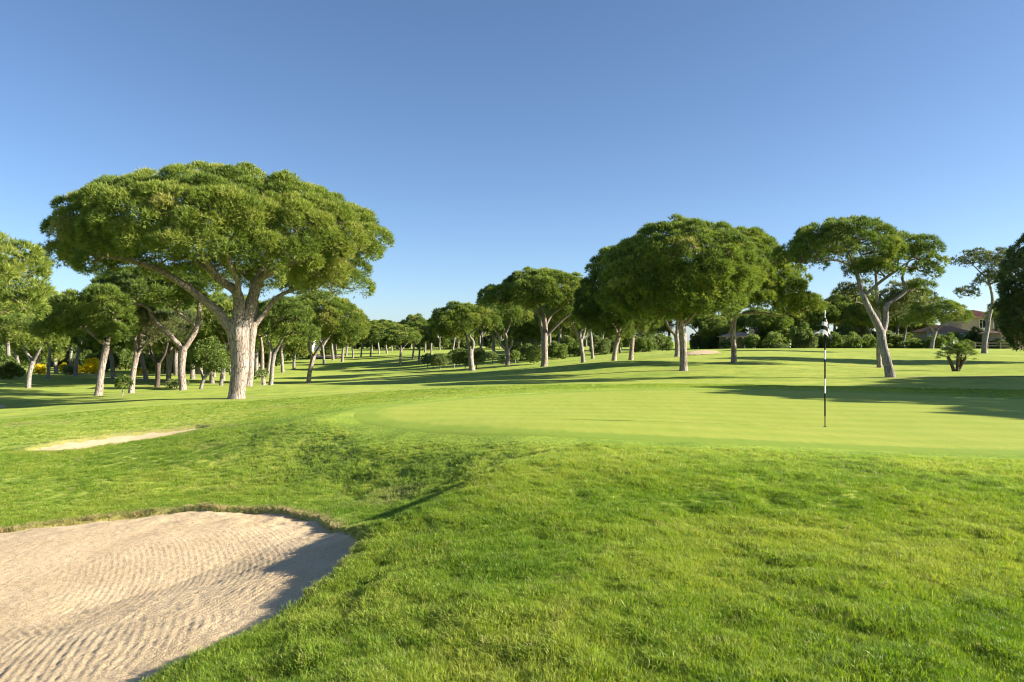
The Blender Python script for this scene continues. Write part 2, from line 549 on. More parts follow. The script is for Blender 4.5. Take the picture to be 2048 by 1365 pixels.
def mat_grass_ground():
    m, nt, nodes, links, out = new_mat('mown_grass')
    geo = N(nodes, 'ShaderNodeNewGeometry')
    def noise(scale, detail=4, sx=1, sy=1):
        mp = N(nodes, 'ShaderNodeMapping'); mp.inputs['Scale'].default_value = (sx, sy, 1)
        links.new(geo.outputs['Position'], mp.inputs['Vector'])
        n = N(nodes, 'ShaderNodeTexNoise'); n.inputs['Scale'].default_value = scale; n.inputs['Detail'].default_value = detail
        n.inputs['Roughness'].default_value = 0.62
        links.new(mp.outputs['Vector'], n.inputs['Vector'])
        return n
    n1, n2, n3, n4 = noise(0.16, 5), noise(1.3, 6), noise(16, 5), noise(55, 3)
    n5 = noise(1.0, 6, 0.35, 1.6)
    c1 = ramp(nodes, [(0.30, (0.175, 0.235, 0.030)), (0.52, (0.255, 0.302, 0.046)), (0.75, (0.355, 0.365, 0.080))])
    links.new(n1.outputs['Fac'], c1.inputs['Fac'])
    c2 = ramp(nodes, [(0.28, (0.55, 0.64, 0.55)), (0.5, (1, 1, 1)), (0.74, (1.35, 1.22, 1.1))])
    links.new(n2.outputs['Fac'], c2.inputs['Fac'])
    mul = N(nodes, 'ShaderNodeMixRGB', blend_type='MULTIPLY'); mul.inputs['Fac'].default_value = 0.75
    links.new(c1.outputs['Color'], mul.inputs['Color1']); links.new(c2.outputs['Color'], mul.inputs['Color2'])
    c3 = ramp(nodes, [(0.28, (0.42, 0.48, 0.40)), (0.5, (1, 1, 1)), (0.72, (1.5, 1.4, 1.15))])
    links.new(n3.outputs['Fac'], c3.inputs['Fac'])
    mul2 = N(nodes, 'ShaderNodeMixRGB', blend_type='MULTIPLY'); mul2.inputs['Fac'].default_value = 0.7
    links.new(mul.outputs['Color'], mul2.inputs['Color1']); links.new(c3.outputs['Color'], mul2.inputs['Color2'])
    c5 = ramp(nodes, [(0.34, (0.70, 0.78, 0.70)), (0.5, (1, 1, 1)), (0.66, (1.28, 1.18, 1.2))])
    links.new(n5.outputs['Fac'], c5.inputs['Fac'])
    mul5 = N(nodes, 'ShaderNodeMixRGB', blend_type='MULTIPLY'); mul5.inputs['Fac'].default_value = 0.8
    links.new(mul2.outputs['Color'], mul5.inputs['Color1']); links.new(c5.outputs['Color'], mul5.inputs['Color2'])
    # the darker collar mown round the putting green, and dry turf along the bunker lips
    ga = N(nodes, 'ShaderNodeAttribute'); ga.attribute_name = 'green_d'
    gr = ramp(nodes, [(0.0, (0, 0, 0)), (0.42, (0, 0, 0)), (0.46, (1, 1, 1)), (1, (1, 1, 1))])
    gm = N(nodes, 'ShaderNodeMapRange'); gm.inputs['From Min'].default_value = -2.6; gm.inputs['From Max'].default_value = 1.0
    links.new(ga.outputs['Fac'], gm.inputs['Value']); links.new(gm.outputs['Result'], gr.inputs['Fac'])
    col = N(nodes, 'ShaderNodeMixRGB', blend_type='MULTIPLY'); col.inputs['Color2'].default_value = (0.86, 1.0, 0.72, 1)
    links.new(gr.outputs['Color'], col.inputs['Fac']); links.new(mul5.outputs['Color'], col.inputs['Color1'])
    ba = N(nodes, 'ShaderNodeAttribute'); ba.attribute_name = 'bunk_d'
    bm_ = N(nodes, 'ShaderNodeMapRange'); bm_.inputs['From Min'].default_value = -0.45; bm_.inputs['From Max'].default_value = -0.05
    links.new(ba.outputs['Fac'], bm_.inputs['Value'])
    dm = N(nodes, 'ShaderNodeMath', operation='MULTIPLY')
    links.new(bm_.outputs['Result'], dm.inputs[0]); links.new(n2.outputs['Fac'], dm.inputs[1])
    dry = N(nodes, 'ShaderNodeMixRGB'); dry.inputs['Color2'].default_value = (0.33, 0.25, 0.12, 1)
    links.new(dm.outputs['Value'], dry.inputs['Fac']); links.new(col.outputs['Color'], dry.inputs['Color1'])
    la = N(nodes, 'ShaderNodeAttribute'); la.attribute_name = 'litter'
    lm = N(nodes, 'ShaderNodeMath', operation='MULTIPLY'); lm.use_clamp = True
    lr = ramp(nodes, [(0.35, (0, 0, 0)), (0.6, (1, 1, 1))])
    links.new(n2.outputs['Fac'], lr.inputs['Fac'])
    links.new(la.outputs['Fac'], lm.inputs[0]); links.new(lr.outputs['Color'], lm.inputs[1])
    lit = N(nodes, 'ShaderNodeMixRGB'); lit.inputs['Color2'].default_value = (0.24, 0.17, 0.09, 1)
    links.new(lm.outputs['Value'], lit.inputs['Fac']); links.new(dry.outputs['Color'], lit.inputs['Color1'])
    b = N(nodes, 'ShaderNodeBsdfPrincipled'); b.inputs['Roughness'].default_value = 0.8
    b.inputs['Specular IOR Level'].default_value = 0.1
    b.inputs['Sheen Weight'].default_value = 0.10
    b.inputs['Sheen Roughness'].default_value = 0.5
    b.inputs['Sheen Tint'].default_value = (0.6, 0.9, 0.25, 1)
    links.new(lit.outputs['Color'], b.inputs['Base Color'])
    bp = N(nodes, 'ShaderNodeBump'); bp.inputs['Strength'].default_value = 0.55; bp.inputs['Distance'].default_value = 0.05
    links.new(n3.outputs['Fac'], bp.inputs['Height'])
    bp2 = N(nodes, 'ShaderNodeBump'); bp2.inputs['Strength'].default_value = 0.4; bp2.inputs['Distance'].default_value = 0.02
    links.new(n4.outputs['Fac'], bp2.inputs['Height']); links.new(bp.outputs['Normal'], bp2.inputs['Normal'])
    links.new(bp2.outputs['Normal'], b.inputs['Normal'])
    links.new(b.outputs['BSDF'], out.inputs['Surface'])
    return m


M['grass_ground'] = mat_grass_ground()
tag(obj('ground', ground_me, M['grass_ground']), 'rolling mown grass of the golf course', kind='structure')


# putting green: a finer sheet lying on the pad
def mat_green():
    m, nt, nodes, links, out = new_mat('putting_green_turf')
    geo = N(nodes, 'ShaderNodeNewGeometry')
    mp = N(nodes, 'ShaderNodeMapping'); mp.inputs['Rotation'].default_value = (0, 0, 0.35); mp.inputs['Scale'].default_value = (1, 0.25, 1)
    links.new(geo.outputs['Position'], mp.inputs['Vector'])
    n1 = N(nodes, 'ShaderNodeTexNoise'); n1.inputs['Scale'].default_value = 1.1; n1.inputs['Detail'].default_value = 6
    links.new(mp.outputs['Vector'], n1.inputs['Vector'])
    n2 = N(nodes, 'ShaderNodeTexNoise'); n2.inputs['Scale'].default_value = 45; n2.inputs['Detail'].default_value = 4
    links.new(geo.outputs['Position'], n2.inputs['Vector'])
    c1 = ramp(nodes, [(0.25, (0.225, 0.278, 0.034)), (0.5, (0.250, 0.292, 0.042)), (0.75, (0.278, 0.308, 0.052))])
    links.new(n1.outputs['Fac'], c1.inputs['Fac'])
    c2 = ramp(nodes, [(0.3, (0.78, 0.82, 0.75)), (0.7, (1.15, 1.12, 1.1))])
    links.new(n2.outputs['Fac'], c2.inputs['Fac'])
    mu = N(nodes, 'ShaderNodeMixRGB', blend_type='MULTIPLY'); mu.inputs['Fac'].default_value = 1
    links.new(c1.outputs['Color'], mu.inputs['Color1']); links.new(c2.outputs['Color'], mu.inputs['Color2'])
    b = N(nodes, 'ShaderNodeBsdfPrincipled'); b.inputs['Roughness'].default_value = 0.75
    b.inputs['Specular IOR Level'].default_value = 0.12
    b.inputs['Sheen Weight'].default_value = 0.08
    b.inputs['Sheen Tint'].default_value = (0.7, 0.9, 0.2, 1)
    ga = N(nodes, 'ShaderNodeAttribute'); ga.attribute_name = 'green_d'
    st = N(nodes, 'ShaderNodeTexNoise'); st.inputs['Scale'].default_value = 6; st.inputs['Detail'].default_value = 4
    links.new(mp.outputs['Vector'], st.inputs['Vector'])
    ad = N(nodes, 'ShaderNodeMath', operation='MULTIPLY_ADD'); ad.inputs[1].default_value = 0.35
    links.new(st.outputs['Fac'], ad.inputs[0]); links.new(ga.outputs['Fac'], ad.inputs[2])
    fr = N(nodes, 'ShaderNodeMapRange'); fr.interpolation_type = 'SMOOTHSTEP'
    fr.inputs['From Min'].default_value = 0.62; fr.inputs['From Max'].default_value = 0.92
    links.new(ad.outputs['Value'], fr.inputs['Value'])
    cm = N(nodes, 'ShaderNodeMixRGB'); cm.inputs['Color1'].default_value = (0.168, 0.240, 0.026, 1)
    links.new(fr.outputs['Result'], cm.inputs['Fac']); links.new(mu.outputs['Color'], cm.inputs['Color2'])
    sr = ramp(nodes, [(0.32, (0.92, 0.95, 0.90)), (0.5, (1, 1, 1)), (0.70, (1.06, 1.04, 1.06))])
    links.new(st.outputs['Fac'], sr.inputs['Fac'])
    m3 = N(nodes, 'ShaderNodeMixRGB', blend_type='MULTIPLY'); m3.inputs['Fac'].default_value = 1
    links.new(cm.outputs['Color'], m3.inputs['Color1']); links.new(sr.outputs['Color'], m3.inputs['Color2'])
    wv = N(nodes, 'ShaderNodeTexWave'); wv.wave_profile = 'SIN'; wv.bands_direction = 'Y'
    wv.inputs['Scale'].default_value = 0.30; wv.inputs['Distortion'].default_value = 0.6; wv.inputs['Detail'].default_value = 2
    wm = N(nodes, 'ShaderNodeMapping'); wm.inputs['Rotation'].default_value = (0, 0, 0.22)
    links.new(geo.outputs['Position'], wm.inputs['Vector']); links.new(wm.outputs['Vector'], wv.inputs['Vector'])
    wr = ramp(nodes, [(0.35, (0.93, 0.965, 0.90)), (0.65, (1.05, 1.03, 1.06))])
    links.new(wv.outputs['Fac'], wr.inputs['Fac'])
    m4 = N(nodes, 'ShaderNodeMixRGB', blend_type='MULTIPLY'); m4.inputs['Fac'].default_value = 1
    links.new(m3.outputs['Color'], m4.inputs['Color1']); links.new(wr.outputs['Color'], m4.inputs['Color2'])
    links.new(m4.outputs['Color'], b.inputs['Base Color'])
    bp = N(nodes, 'ShaderNodeBump'); bp.inputs['Strength'].default_value = 0.25; bp.inputs['Distance'].default_value = 0.01
    links.new(n2.outputs['Fac'], bp.inputs['Height']); links.new(bp.outputs['Normal'], b.inputs['Normal'])
    links.new(b.outputs['BSDF'], out.inputs['Surface'])
    return m


def sheet(sdf_fn, x0, x1, y0, y1, step, zfn, dmin=0.0):
    xs, ys = np.arange(x0, x1, step), np.arange(y0, y1, step)
    X, Y = np.meshgrid(xs, ys)
    d = sdf_fn(X, Y)
    Z = zfn(X, Y, d)
    I = np.arange(X.size).reshape(X.shape)
    q = np.stack([I[:-1, :-1], I[:-1, 1:], I[1:, 1:], I[1:, :-1]], -1).reshape(-1, 4)
    keep = (d.ravel()[q] > dmin).all(1)
    q = q[keep]
    used, inv = np.unique(q, return_inverse=True)
    V = np.stack([X.ravel(), Y.ravel(), Z.ravel()], 1)[used]
    return V, inv.reshape(-1, 4)


V, q = sheet(lambda x, y: GREEN(x, y), -5, 18, 9.5, 27, 0.10, lambda x, y, d: base_h(x, y) + 0.006 - 0.02 * sstep(0.06, -0.06, d), -0.12)
M['green'] = mat_green()
tag(obj('putting_green', mesh_np('putting_green', V, q, True, [('green_d', 'FLOAT', 'POINT', GREEN(V[:, 0], V[:, 1]).astype(np.float32))]), M['green']), 'smooth pale green putting surface round the flagstick', kind='structure')


# ------------------------------------------------------------------ sand
def mat_sand():
    m, nt, nodes, links, out = new_mat('bunker_sand')
    geo = N(nodes, 'ShaderNodeNewGeometry')
    n1 = N(nodes, 'ShaderNodeTexNoise'); n1.inputs['Scale'].default_value = 1.2; n1.inputs['Detail'].default_value = 6
    n2 = N(nodes, 'ShaderNodeTexNoise'); n2.inputs['Scale'].default_value = 60; n2.inputs['Detail'].default_value = 5
    n3 = N(nodes, 'ShaderNodeTexNoise'); n3.inputs['Scale'].default_value = 240; n3.inputs['Detail'].default_value = 3
    for n in (n1, n2, n3): links.new(geo.outputs['Position'], n.inputs['Vector'])
    c1 = ramp(nodes, [(0.3, (0.49, 0.375, 0.228)), (0.7, (0.58, 0.455, 0.290))])
    links.new(n1.outputs['Fac'], c1.inputs['Fac'])
    c2 = ramp(nodes, [(0.32, (0.72, 0.68, 0.62)), (0.5, (1, 1, 1)), (0.72, (1.12, 1.12, 1.12))])
    links.new(n2.outputs['Fac'], c2.inputs['Fac'])
    mu = N(nodes, 'ShaderNodeMixRGB', blend_type='MULTIPLY'); mu.inputs['Fac'].default_value = 0.8
    links.new(c1.outputs['Color'], mu.inputs['Color1']); links.new(c2.outputs['Color'], mu.inputs['Color2'])
    b = N(nodes, 'ShaderNodeBsdfPrincipled'); b.inputs['Roughness'].default_value = 0.9
    b.inputs['Specular IOR Level'].default_value = 0.15
    links.new(mu.outputs['Color'], b.inputs['Base Color'])
    bp = N(nodes, 'ShaderNodeBump'); bp.inputs['Strength'].default_value = 0.7; bp.inputs['Distance'].default_value = 0.012
    links.new(n2.outputs['Fac'], bp.inputs['Height'])
    bp2 = N(nodes, 'ShaderNodeBump'); bp2.inputs['Strength'].default_value = 0.5; bp2.inputs['Distance'].default_value = 0.004
    links.new(n3.outputs['Fac'], bp2.inputs['Height']); links.new(bp.outputs['Normal'], bp2.inputs['Normal'])
    links.new(bp2.outputs['Normal'], b.inputs['Normal'])
    links.new(b.outputs['BSDF'], out.inputs['Surface'])
    return m


M['sand'] = mat_sand()


def rake(x, y, d):
    d = BUNK(x, y)
    w = 0.008 * fbm(x * 1.1, y * 1.1, 41, 3)
    # furrows following the outline at the right end
    k1 = sstep(0.35, 0.6, d) * (1 - sstep(2.6, 3.2, d)) * sstep(-6.4, -4.6, x)
    f1 = np.sin(2 * np.pi * (d + w) / 0.060)
    # straight strokes overlapping in the near corner
    u = (x + 4.2) * 0.94 + (y - 5.2) * 0.33 + 1.6 * w
    arc = np.hypot(x + 5.9, y - 4.4) + 1.4 * w
    k2 = (1 - sstep(5.9, 6.5, y + 0.22 * x + 0.9 + 0.5 * vnoise(x * 1.5, y * 1.5, 8))) * sstep(0.35, 0.7, d)
    f2 = np.where(vnoise(x * 0.9, y * 0.9, 77) > -0.02, np.sin(2 * np.pi * u / 0.068), np.sin(2 * np.pi * arc / 0.070))
    k3 = sstep(2.3, 2.9, d) * 0.5 + (1 - sstep(-5.4, -4.0, x)) * 0.35 * sstep(0.6, 1.2, d)
    f3 = np.sin(2 * np.pi * ((y * 0.9 - x * 0.25) + 2.0 * w) / 0.066)
    brk = 0.75 + 0.6 * np.clip(vnoise(x * 9, y * 9, 51) + 0.3, 0, 1) * (0.5 + np.clip(1.6 * vnoise(x * 1.7, y * 1.7, 52) + .5, 0, 1))
    furrow = (0.0036 * k1 * (1 - k2) * f1 + 0.0048 * k2 * f2 + 0.0006 * k3 * (1 - k2) * f3) * brk
    lumps = -0.012 * np.abs(vnoise(x * 18, y * 18, 61)) + 0.008 * vnoise(x * 30, y * 30, 62) + 0.016 * fbm(x * 1.8, y * 1.8, 63)
    return furrow + lumps * sstep(0.05, 0.3, d) + 0.012 * fbm(x * 9, y * 9, 64) * (1 - sstep(0.2, 0.5, d))


def sand_z(x, y, d):
    return sand_h(x, y, np.maximum(d, 0), base_h(x, y)) + rake(x, y, d)


def axis(a, b, c, d_, fine, coarse):
    return np.concatenate([np.arange(a, b, coarse), np.arange(b, c, fine), np.arange(c, d_, coarse)])


xs, ys = axis(-11.4, -8.2, -1.15, -1.1, 0.021, 0.12), axis(2.1, 4.4, 11.6, 11.7, 0.021, 0.10)
X, Y = np.meshgrid(xs, ys)
d = bunk_d(X, Y)
Z = sand_z(X, Y, d)
I = np.arange(X.size).reshape(X.shape)
q = np.stack([I[:-1, :-1], I[:-1, 1:], I[1:, 1:], I[1:, :-1]], -1).reshape(-1, 4)
q = q[(d.ravel()[q] > -0.06).all(1)]
used, inv = np.unique(q, return_inverse=True)
me = mesh_np('bunker_sand', np.stack([X.ravel(), Y.ravel(), Z.ravel()], 1)[used], inv.reshape(-1, 4), True)
tag(obj('bunker_sand', me, M['sand']), 'raked tan sand filling the large bunker in the foreground', kind='structure')

V, q = sheet(bunk2_d, -13, -7.6, 17, 22.6, 0.05, lambda x, y, d: sand2_h(x, y, np.maximum(d, 0), base_h(x, y)) + 0.02 * fbm(x * 4, y * 4, 71), -0.10)
tag(obj('bunker_sand', mesh_np('second_bunker_sand', V, q, True), M['sand']), 'pale sand of the small bunker below the largest pine', kind='structure')


def sand_patch(pts, lab, rise=0.03):
    s = SDF(pts, 6)
    V, q = sheet(lambda x, y: s(x, y) + 0.25 * fbm(x * 1.1, y * 1.1, 5), s.lo[0] - 1, s.hi[0] + 1, s.lo[1] - 1, s.hi[1] + 1, 0.22,
                 lambda x, y, d: ground_h(x, y) + rise - 0.06 + 0.06 * sstep(-0.1, 0.4, d), 0.0)
    tag(obj('bunker_sand', mesh_np('far_bunker_sand', V, q, True), M['sand']), lab, kind='structure')


def quad_px(c, D0, D1):
    return [((x - CX) / FPX * D, D) for x, D in c]


sand_patch([((1376 - CX) / FPX * 63, 63), ((1400 - CX) / FPX * 61.5, 61.5), ((1440 - CX) / FPX * 64, 64), ((1436 - CX) / FPX * 68, 68), ((1405 - CX) / FPX * 70, 70), ((1374 - CX) / FPX * 68, 68)], 'sand of the bunker cut into the mound between two trunks', 0.06)
sand_patch([(-25.2, 32.5), (-23.1, 32.2), (-22.4, 33.2), (-23.2, 34.4), (-25.2, 34.5)], 'sliver of bunker sand at the left edge', 0.04)
sand_patch([((628 - CX) / FPX * 150, 150), ((668 - CX) / FPX * 146, 146), ((690 - CX) / FPX * 152, 152), ((660 - CX) / FPX * 165, 165), ((630 - CX) / FPX * 162, 162)], 'pale sand patch far off under the distant trees', 0.25)
sand_patch([((150 - CX) / FPX * 74, 74), ((200 - CX) / FPX * 72, 72), ((215 - CX) / FPX * 75, 75), ((170 - CX) / FPX * 79, 79)], 'sandy bare ground below the yellow bushes', 0.05)

# worn track in the grass beyond the leaning pine
tx = np.linspace(18.6, 42, 120)
ty = 35.2 - 0.04 * (tx - 18) + 0.25 * np.sin(tx * 0.5)
Vt = []
for w_ in (-0.16, 0.16):
    Vt.append(np.stack([tx, ty + w_ + 0.06 * vnoise(tx * 2, tx * 0 + w_, 5), ground_h(tx, ty + w_) + 0.03], 1))
V = np.vstack(Vt)
n = len(tx)
i = np.arange(n - 1)
M['track'] = mat_plain('worn_track', (0.30, 0.27, 0.13), 0.9, 3, 0.3)
tag(obj('path', mesh_np('path', V, np.stack([i, i + 1, n + i + 1, n + i], 1)), M['track']), 'thin worn track in the grass beside the leaning pine', kind='structure')


# ------------------------------------------------------------------ trees: shared builders
def tube(path, rad, sides=8, flare=0.0, seed=0, rough=0.0):
    """path (n,3), rad (n,): returns V, quads"""
    path = np.asarray(path, float)
    n = len(path)
    T = np.gradient(path, axis=0)
    T /= np.linalg.norm(T, axis=1)[:, None] + 1e-9
    ref = np.array([0.0, 1.0, 0.0]) if abs(T[0][1]) < 0.9 else np.array([1.0, 0, 0])
    Vs = []
    ang = np.arange(sides) / sides * 2 * np.pi
    rg = np.random.default_rng(seed)
    ph = rg.random(4) * 6
    for k in range(n):
        u = ref - T[k] * (ref @ T[k]); u /= np.linalg.norm(u) + 1e-9
        v = np.cross(T[k], u)
        ref = u
        rr = rad[k] * (1 + rough * (0.6 * np.sin(3 * ang + ph[0] + k * 0.21) + 0.5 * np.sin(5 * ang + ph[1] - k * 0.33) + 0.4 * np.sin(2 * ang + ph[2] + k * 0.11)))
        Vs.append(path[k] + np.outer(np.cos(ang) * rr, u) + np.outer(np.sin(ang) * rr, v))
    V = np.vstack(Vs)
    I = np.arange(n * sides).reshape(n, sides)
    q = np.stack([I[:-1], np.roll(I, -1, 1)[:-1], np.roll(I, -1, 1)[1:], I[1:]], -1).reshape(-1, 4)
    return V, q


def smooth_path(pts, step):
    """pts rows (x,y,z,r) -> resampled rows"""
    P = catmull(pts, 8)
    seg = np.linalg.norm(np.diff(P[:, :3], axis=0), axis=1)
    s = np.concatenate([[0], np.cumsum(seg)])
    m = max(3, int(s[-1] / step) + 1)
    t = np.linspace(0, s[-1], m)
    return np.stack([np.interp(t, s, P[:, k]) for k in range(4)], 1)


def blades(C, Dr, L, W, k, spread, rg, tint, tint_var=0.12, quad=False):
    """k needles/leaves at each centre C with direction Dr -> V, faces, tint"""
    n = len(C)
    C = np.repeat(C, k, 0); Dr = np.repeat(Dr, k, 0); L = np.repeat(L, k); tint = np.repeat(tint, k)
    m = n * k
    d = Dr + spread * rg.normal(size=(m, 3))
    d /= np.linalg.norm(d, axis=1)[:, None] + 1e-9
    p = np.cross(d, rg.normal(size=(m, 3)))
    p /= np.linalg.norm(p, axis=1)[:, None] + 1e-9
    ln = L * rg.uniform(0.7, 1.15, m)
    w = W * (ln / np.maximum(L, 1e-9))
    tip = C + d * ln[:, None]
    if quad:
        mid = C + d * (0.5 * ln)[:, None]
        V = np.stack([C, mid + p * w[:, None] * 0.5, tip, mid - p * w[:, None] * 0.5], 1).reshape(-1, 3)
        F = np.arange(m * 4).reshape(m, 4)
    else:
        V = np.stack([C - p * w[:, None] * 0.5, C + p * w[:, None] * 0.5, tip], 1).reshape(-1, 3)
        F = np.arange(m * 3).reshape(m, 3)
    tn = np.clip(tint + tint_var * rg.normal(size=m), 0, 1)
    return V, F, tn


def lobe_puffs(lobes, pr, rg, zmin=-0.22, inner=True):
    """puffs spread over the upper shells of the lobes. lobe = (x,y,z,rx,ry,rz). returns C, outward, r"""
    C, O, R = [], [], []
    L = np.array(lobes, float)
    for li, (x, y, z, rx, ry, rz) in enumerate(lobes):
        for lay, (sc, zm, den) in enumerate(((1.0, zmin, 1.0), (0.72, -0.05, 0.7), (0.45, 0.1, 0.45))):
            if lay and not inner: break
            if lay == 2 and min(rx, ry) < 2.5 * pr: continue
            ax, ay, az_ = max(rx * sc - pr * 0.95, pr * 0.3), max(ry * sc - pr * 0.95, pr * 0.3), max(rz * sc - pr * 0.85, pr * 0.25)
            area = 2 * math.pi * (((ax * ay) ** 1.6 + (ax * az_) ** 1.6 + (ay * az_) ** 1.6) / 3) ** (1 / 1.6) * (1 - zm) 
            n = max(3, int(den * area / (1.92 * pr * pr)))
            k = np.arange(n) + 0.5
            uz = 1 - (1 - zm) * k / n
            ph = math.pi * (1 + 5 ** 0.5) * k + rg.random() * 6
            uz = np.clip(uz + rg.normal(size=n) * 0.03, zm, 1)
            s = np.sqrt(np.maximum(0, 1 - uz * uz))
            u = np.stack([np.cos(ph) * s, np.sin(ph) * s, uz], 1)
            j = rg.normal(size=(n, 3)) * pr * 0.24
            rad = 1 + rg.normal(size=(n, 1)) * 0.035
            c = np.array([x, y, z]) + u * np.array([ax, ay, az_]) * rad + j
            o = u / np.array([ax, ay, az_]) ; o /= np.linalg.norm(o, axis=1)[:, None]
            keep = np.ones(n, bool)
            for lj, l in enumerate(L):
                if lj == li: continue
                e = (c - l[:3]) / (l[3:] * 0.80)
                keep &= ~(((e * e).sum(1) < 1) & (c[:, 2] > l[2] - 0.1))
            rr = pr * rg.uniform(0.75, 1.25, n) * (1.0 if lay == 0 else 0.95)
            C.append(c[keep]); O.append(o[keep]); R.append(rr[keep])
    return np.vstack(C), np.vstack(O), np.concatenate(R)


def foliage(C, O, R, spec, rg):
    """spec: den shoots per m2 of puff, k needles, L length, W width, spread, tint mean, quad"""
    Vs, Fs, Ts = [], [], []
    n_each = np.maximum(4, (spec['den'] * 4 * math.pi * R * R * 0.62).astype(int))
    idx = np.repeat(np.arange(len(C)), n_each)
    m = len(idx)
    u = rg.normal(size=(m, 3))
    u += 1.05 * O[idx] + np.array([0, 0, 0.35])
    u /= np.linalg.norm(u, axis=1)[:, None]
    rr = R[idx] * rg.uniform(0.55, 1.08, m) ** 0.7
    pos = C[idx] + u * rr[:, None] * np.array([1.05, 1.05, spec.get('squash', 0.78)])
    dr = u + np.array([0, 0, spec.get('up', 0.45)]) + 0.3 * O[idx]
    dr /= np.linalg.norm(dr, axis=1)[:, None]
    puff_t = rg.normal(size=len(C)) * 1.35 * spec.get('pvar', 0.09)
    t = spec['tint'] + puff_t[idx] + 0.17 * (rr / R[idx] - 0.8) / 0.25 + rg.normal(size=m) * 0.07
    dead = rg.random(m) < spec.get('dead', 0.0)
    t = np.where(dead, 1.0, t)
    return blades(pos, dr, np.full(m, spec['L']), spec['W'], spec['k'], spec['spread'], rg, t, 0.06, spec.get('quad', False))


def branchwork(limbs, C, O, R, rg, rmin=0.012, kr=0.016, sides=5, jit=0.12):
    """grow forks from the limb nodes to every puff; returns V, quads"""
    P = [np.asarray(l)[:, :3] for l in limbs]
    base = np.vstack(P)
    base_r = np.concatenate([np.asarray(l)[:, 3] for l in limbs])
    nodes = [tuple(p) for p in base]
    par = [-1] * len(nodes)
    arr = np.zeros((len(nodes) + len(C) * 6, 3)); arr[:len(nodes)] = base
    cnt = len(nodes)
    T = C - O * R[:, None] * 0.25
    d0 = np.array([np.min(np.linalg.norm(base - t, axis=1)) for t in T])
    chains = []
    par = np.full(len(arr), -1, int)
    for i in np.argsort(d0):
        t = T[i]
        dv = arr[:cnt] - t
        dist = np.linalg.norm(dv, axis=1)
        cost = dist + 0.9 * np.maximum(0, dv[:, 2]) + 0.0
        j = int(np.argmin(cost))
        a = arr[j]
        L = dist[j]
        ns = 2 if L < 0.7 else (3 if L < 1.6 else 5)
        mid = (a + t) / 2 + np.array([0, 0, -0.10 * L]) + rg.normal(size=3) * jit * L * 0.5
        ids = [j]
        for k in range(1, ns + 1):
            s = k / ns
            p = (1 - s) ** 2 * a + 2 * s * (1 - s) * mid + s * s * t
            arr[cnt] = p
            par[cnt] = ids[-1]
            ids.append(cnt)
            cnt += 1
        chains.append(ids)
    load = np.zeros(cnt)
    for ch in chains: load[ch[-1]] += 1
    for k in range(cnt - 1, -1, -1):
        if par[k] >= 0: load[par[k]] += load[k]
    rad = rmin + kr * np.sqrt(load)
    Vs, Fs, b = [], [], 0
    for ch in chains:
        rr = rad[ch].copy()
        rr[0] = min(rr[0], rr[1] * 1.25) if len(rr) > 1 else rr[0]
        rr[-1] *= 0.5
        v, q = tube(arr[ch], rr, sides)
        Vs.append(v); Fs.append(q + b); b += len(v)
    return np.vstack(Vs), np.vstack(Fs)


FOL_NEAR = dict(den=70, k=7, L=0.18, W=0.026, spread=0.55, tint=0.50, pvar=0.10)
FOL_MID = dict(den=40, k=6, L=0.24, W=0.042, spread=0.55, tint=0.46, pvar=0.10)
FOL_FAR = dict(den=20, k=5, L=0.34, W=0.075, spread=0.6, tint=0.46, pvar=0.10)


def build_tree_meshes(nm, limbs, lobes, pr, fol, seed, sides=14, zmin=-0.22, limb_step=0.22, tw=(0.012, 0.016)):
    """limbs: [trunk, limb, ...], each rows (x,y,z,r) in metres from the base; lobes in the same space"""
    rg = np.random.default_rng(seed)
    sm = []
    out = {'limbs': []}
    for i, l in enumerate(limbs):
        l = [list(p) for p in l]
        if i == 0:
            p0 = l[0]
            l = [[p0[0], p0[1], p0[2] - 0.35, p0[3] * 1.35]] + [[p0[0], p0[1], p0[2] + 0.02, p0[3] * 1.22]] + [[p0[0] + (l[1][0] - p0[0]) * 0.18, p0[1], p0[2] + (l[1][2] - p0[2]) * 0.18, p0[3] * 1.03]] + l[1:]
        s = smooth_path(l, limb_step)
        s[:, :2] += 0.035 * np.stack([np.sin(s[:, 2] * 2.1 + seed), np.cos(s[:, 2] * 1.7 + seed * 2)], 1) * min(1.0, l[0][3] * 3)
        sm.append(s)
        v, q = tube(s[:, :3], s[:, 3], sides if i == 0 else max(7, sides - 4), seed=seed + i, rough=0.055)
        out['limbs'].append(mesh_np(nm + ('_trunk' if i == 0 else '_limb'), v, q, True))
    C, O, R = lobe_puffs(lobes, pr, rg, zmin)
    grow = [s[int(len(s) * (0.72 if i == 0 and len(sm) > 1 else 0.35)):] for i, s in enumerate(sm)]
    v, q = branchwork(grow, C, O, R, rg, *tw)
    out['twigs'] = mesh_np(nm + '_branchwork', v, q, True)
    v, f, t = foliage(C, O, R, fol, rg)
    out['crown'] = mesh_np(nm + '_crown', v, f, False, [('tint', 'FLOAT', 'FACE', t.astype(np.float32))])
    return out


def place_tree(name, ms, loc, label, group=None, rz=0.0, scale=1.0, bark='bark', leaf='needles', cat='tree'):
    root = empty(name, loc, rz, scale)
    tag(root, label, cat, group)
    tr = None
    for i, m in enumerate(ms['limbs']):
        if i == 0:
            if not m.materials: m.materials.append(M[bark])
            tr = obj('trunk', m, None, root)
        else:
            if not m.materials: m.materials.append(M['bark_limb'] if bark == 'bark' else M[bark])
            obj('limb', m, None, tr)
    if ms.get('twigs'):
        if not ms['twigs'].materials: ms['twigs'].materials.append(M['twig'])
        tag(obj('branchwork', ms['twigs'], None, root), kind='stuff')
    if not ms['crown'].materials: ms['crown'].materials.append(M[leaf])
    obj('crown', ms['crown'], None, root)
    return root


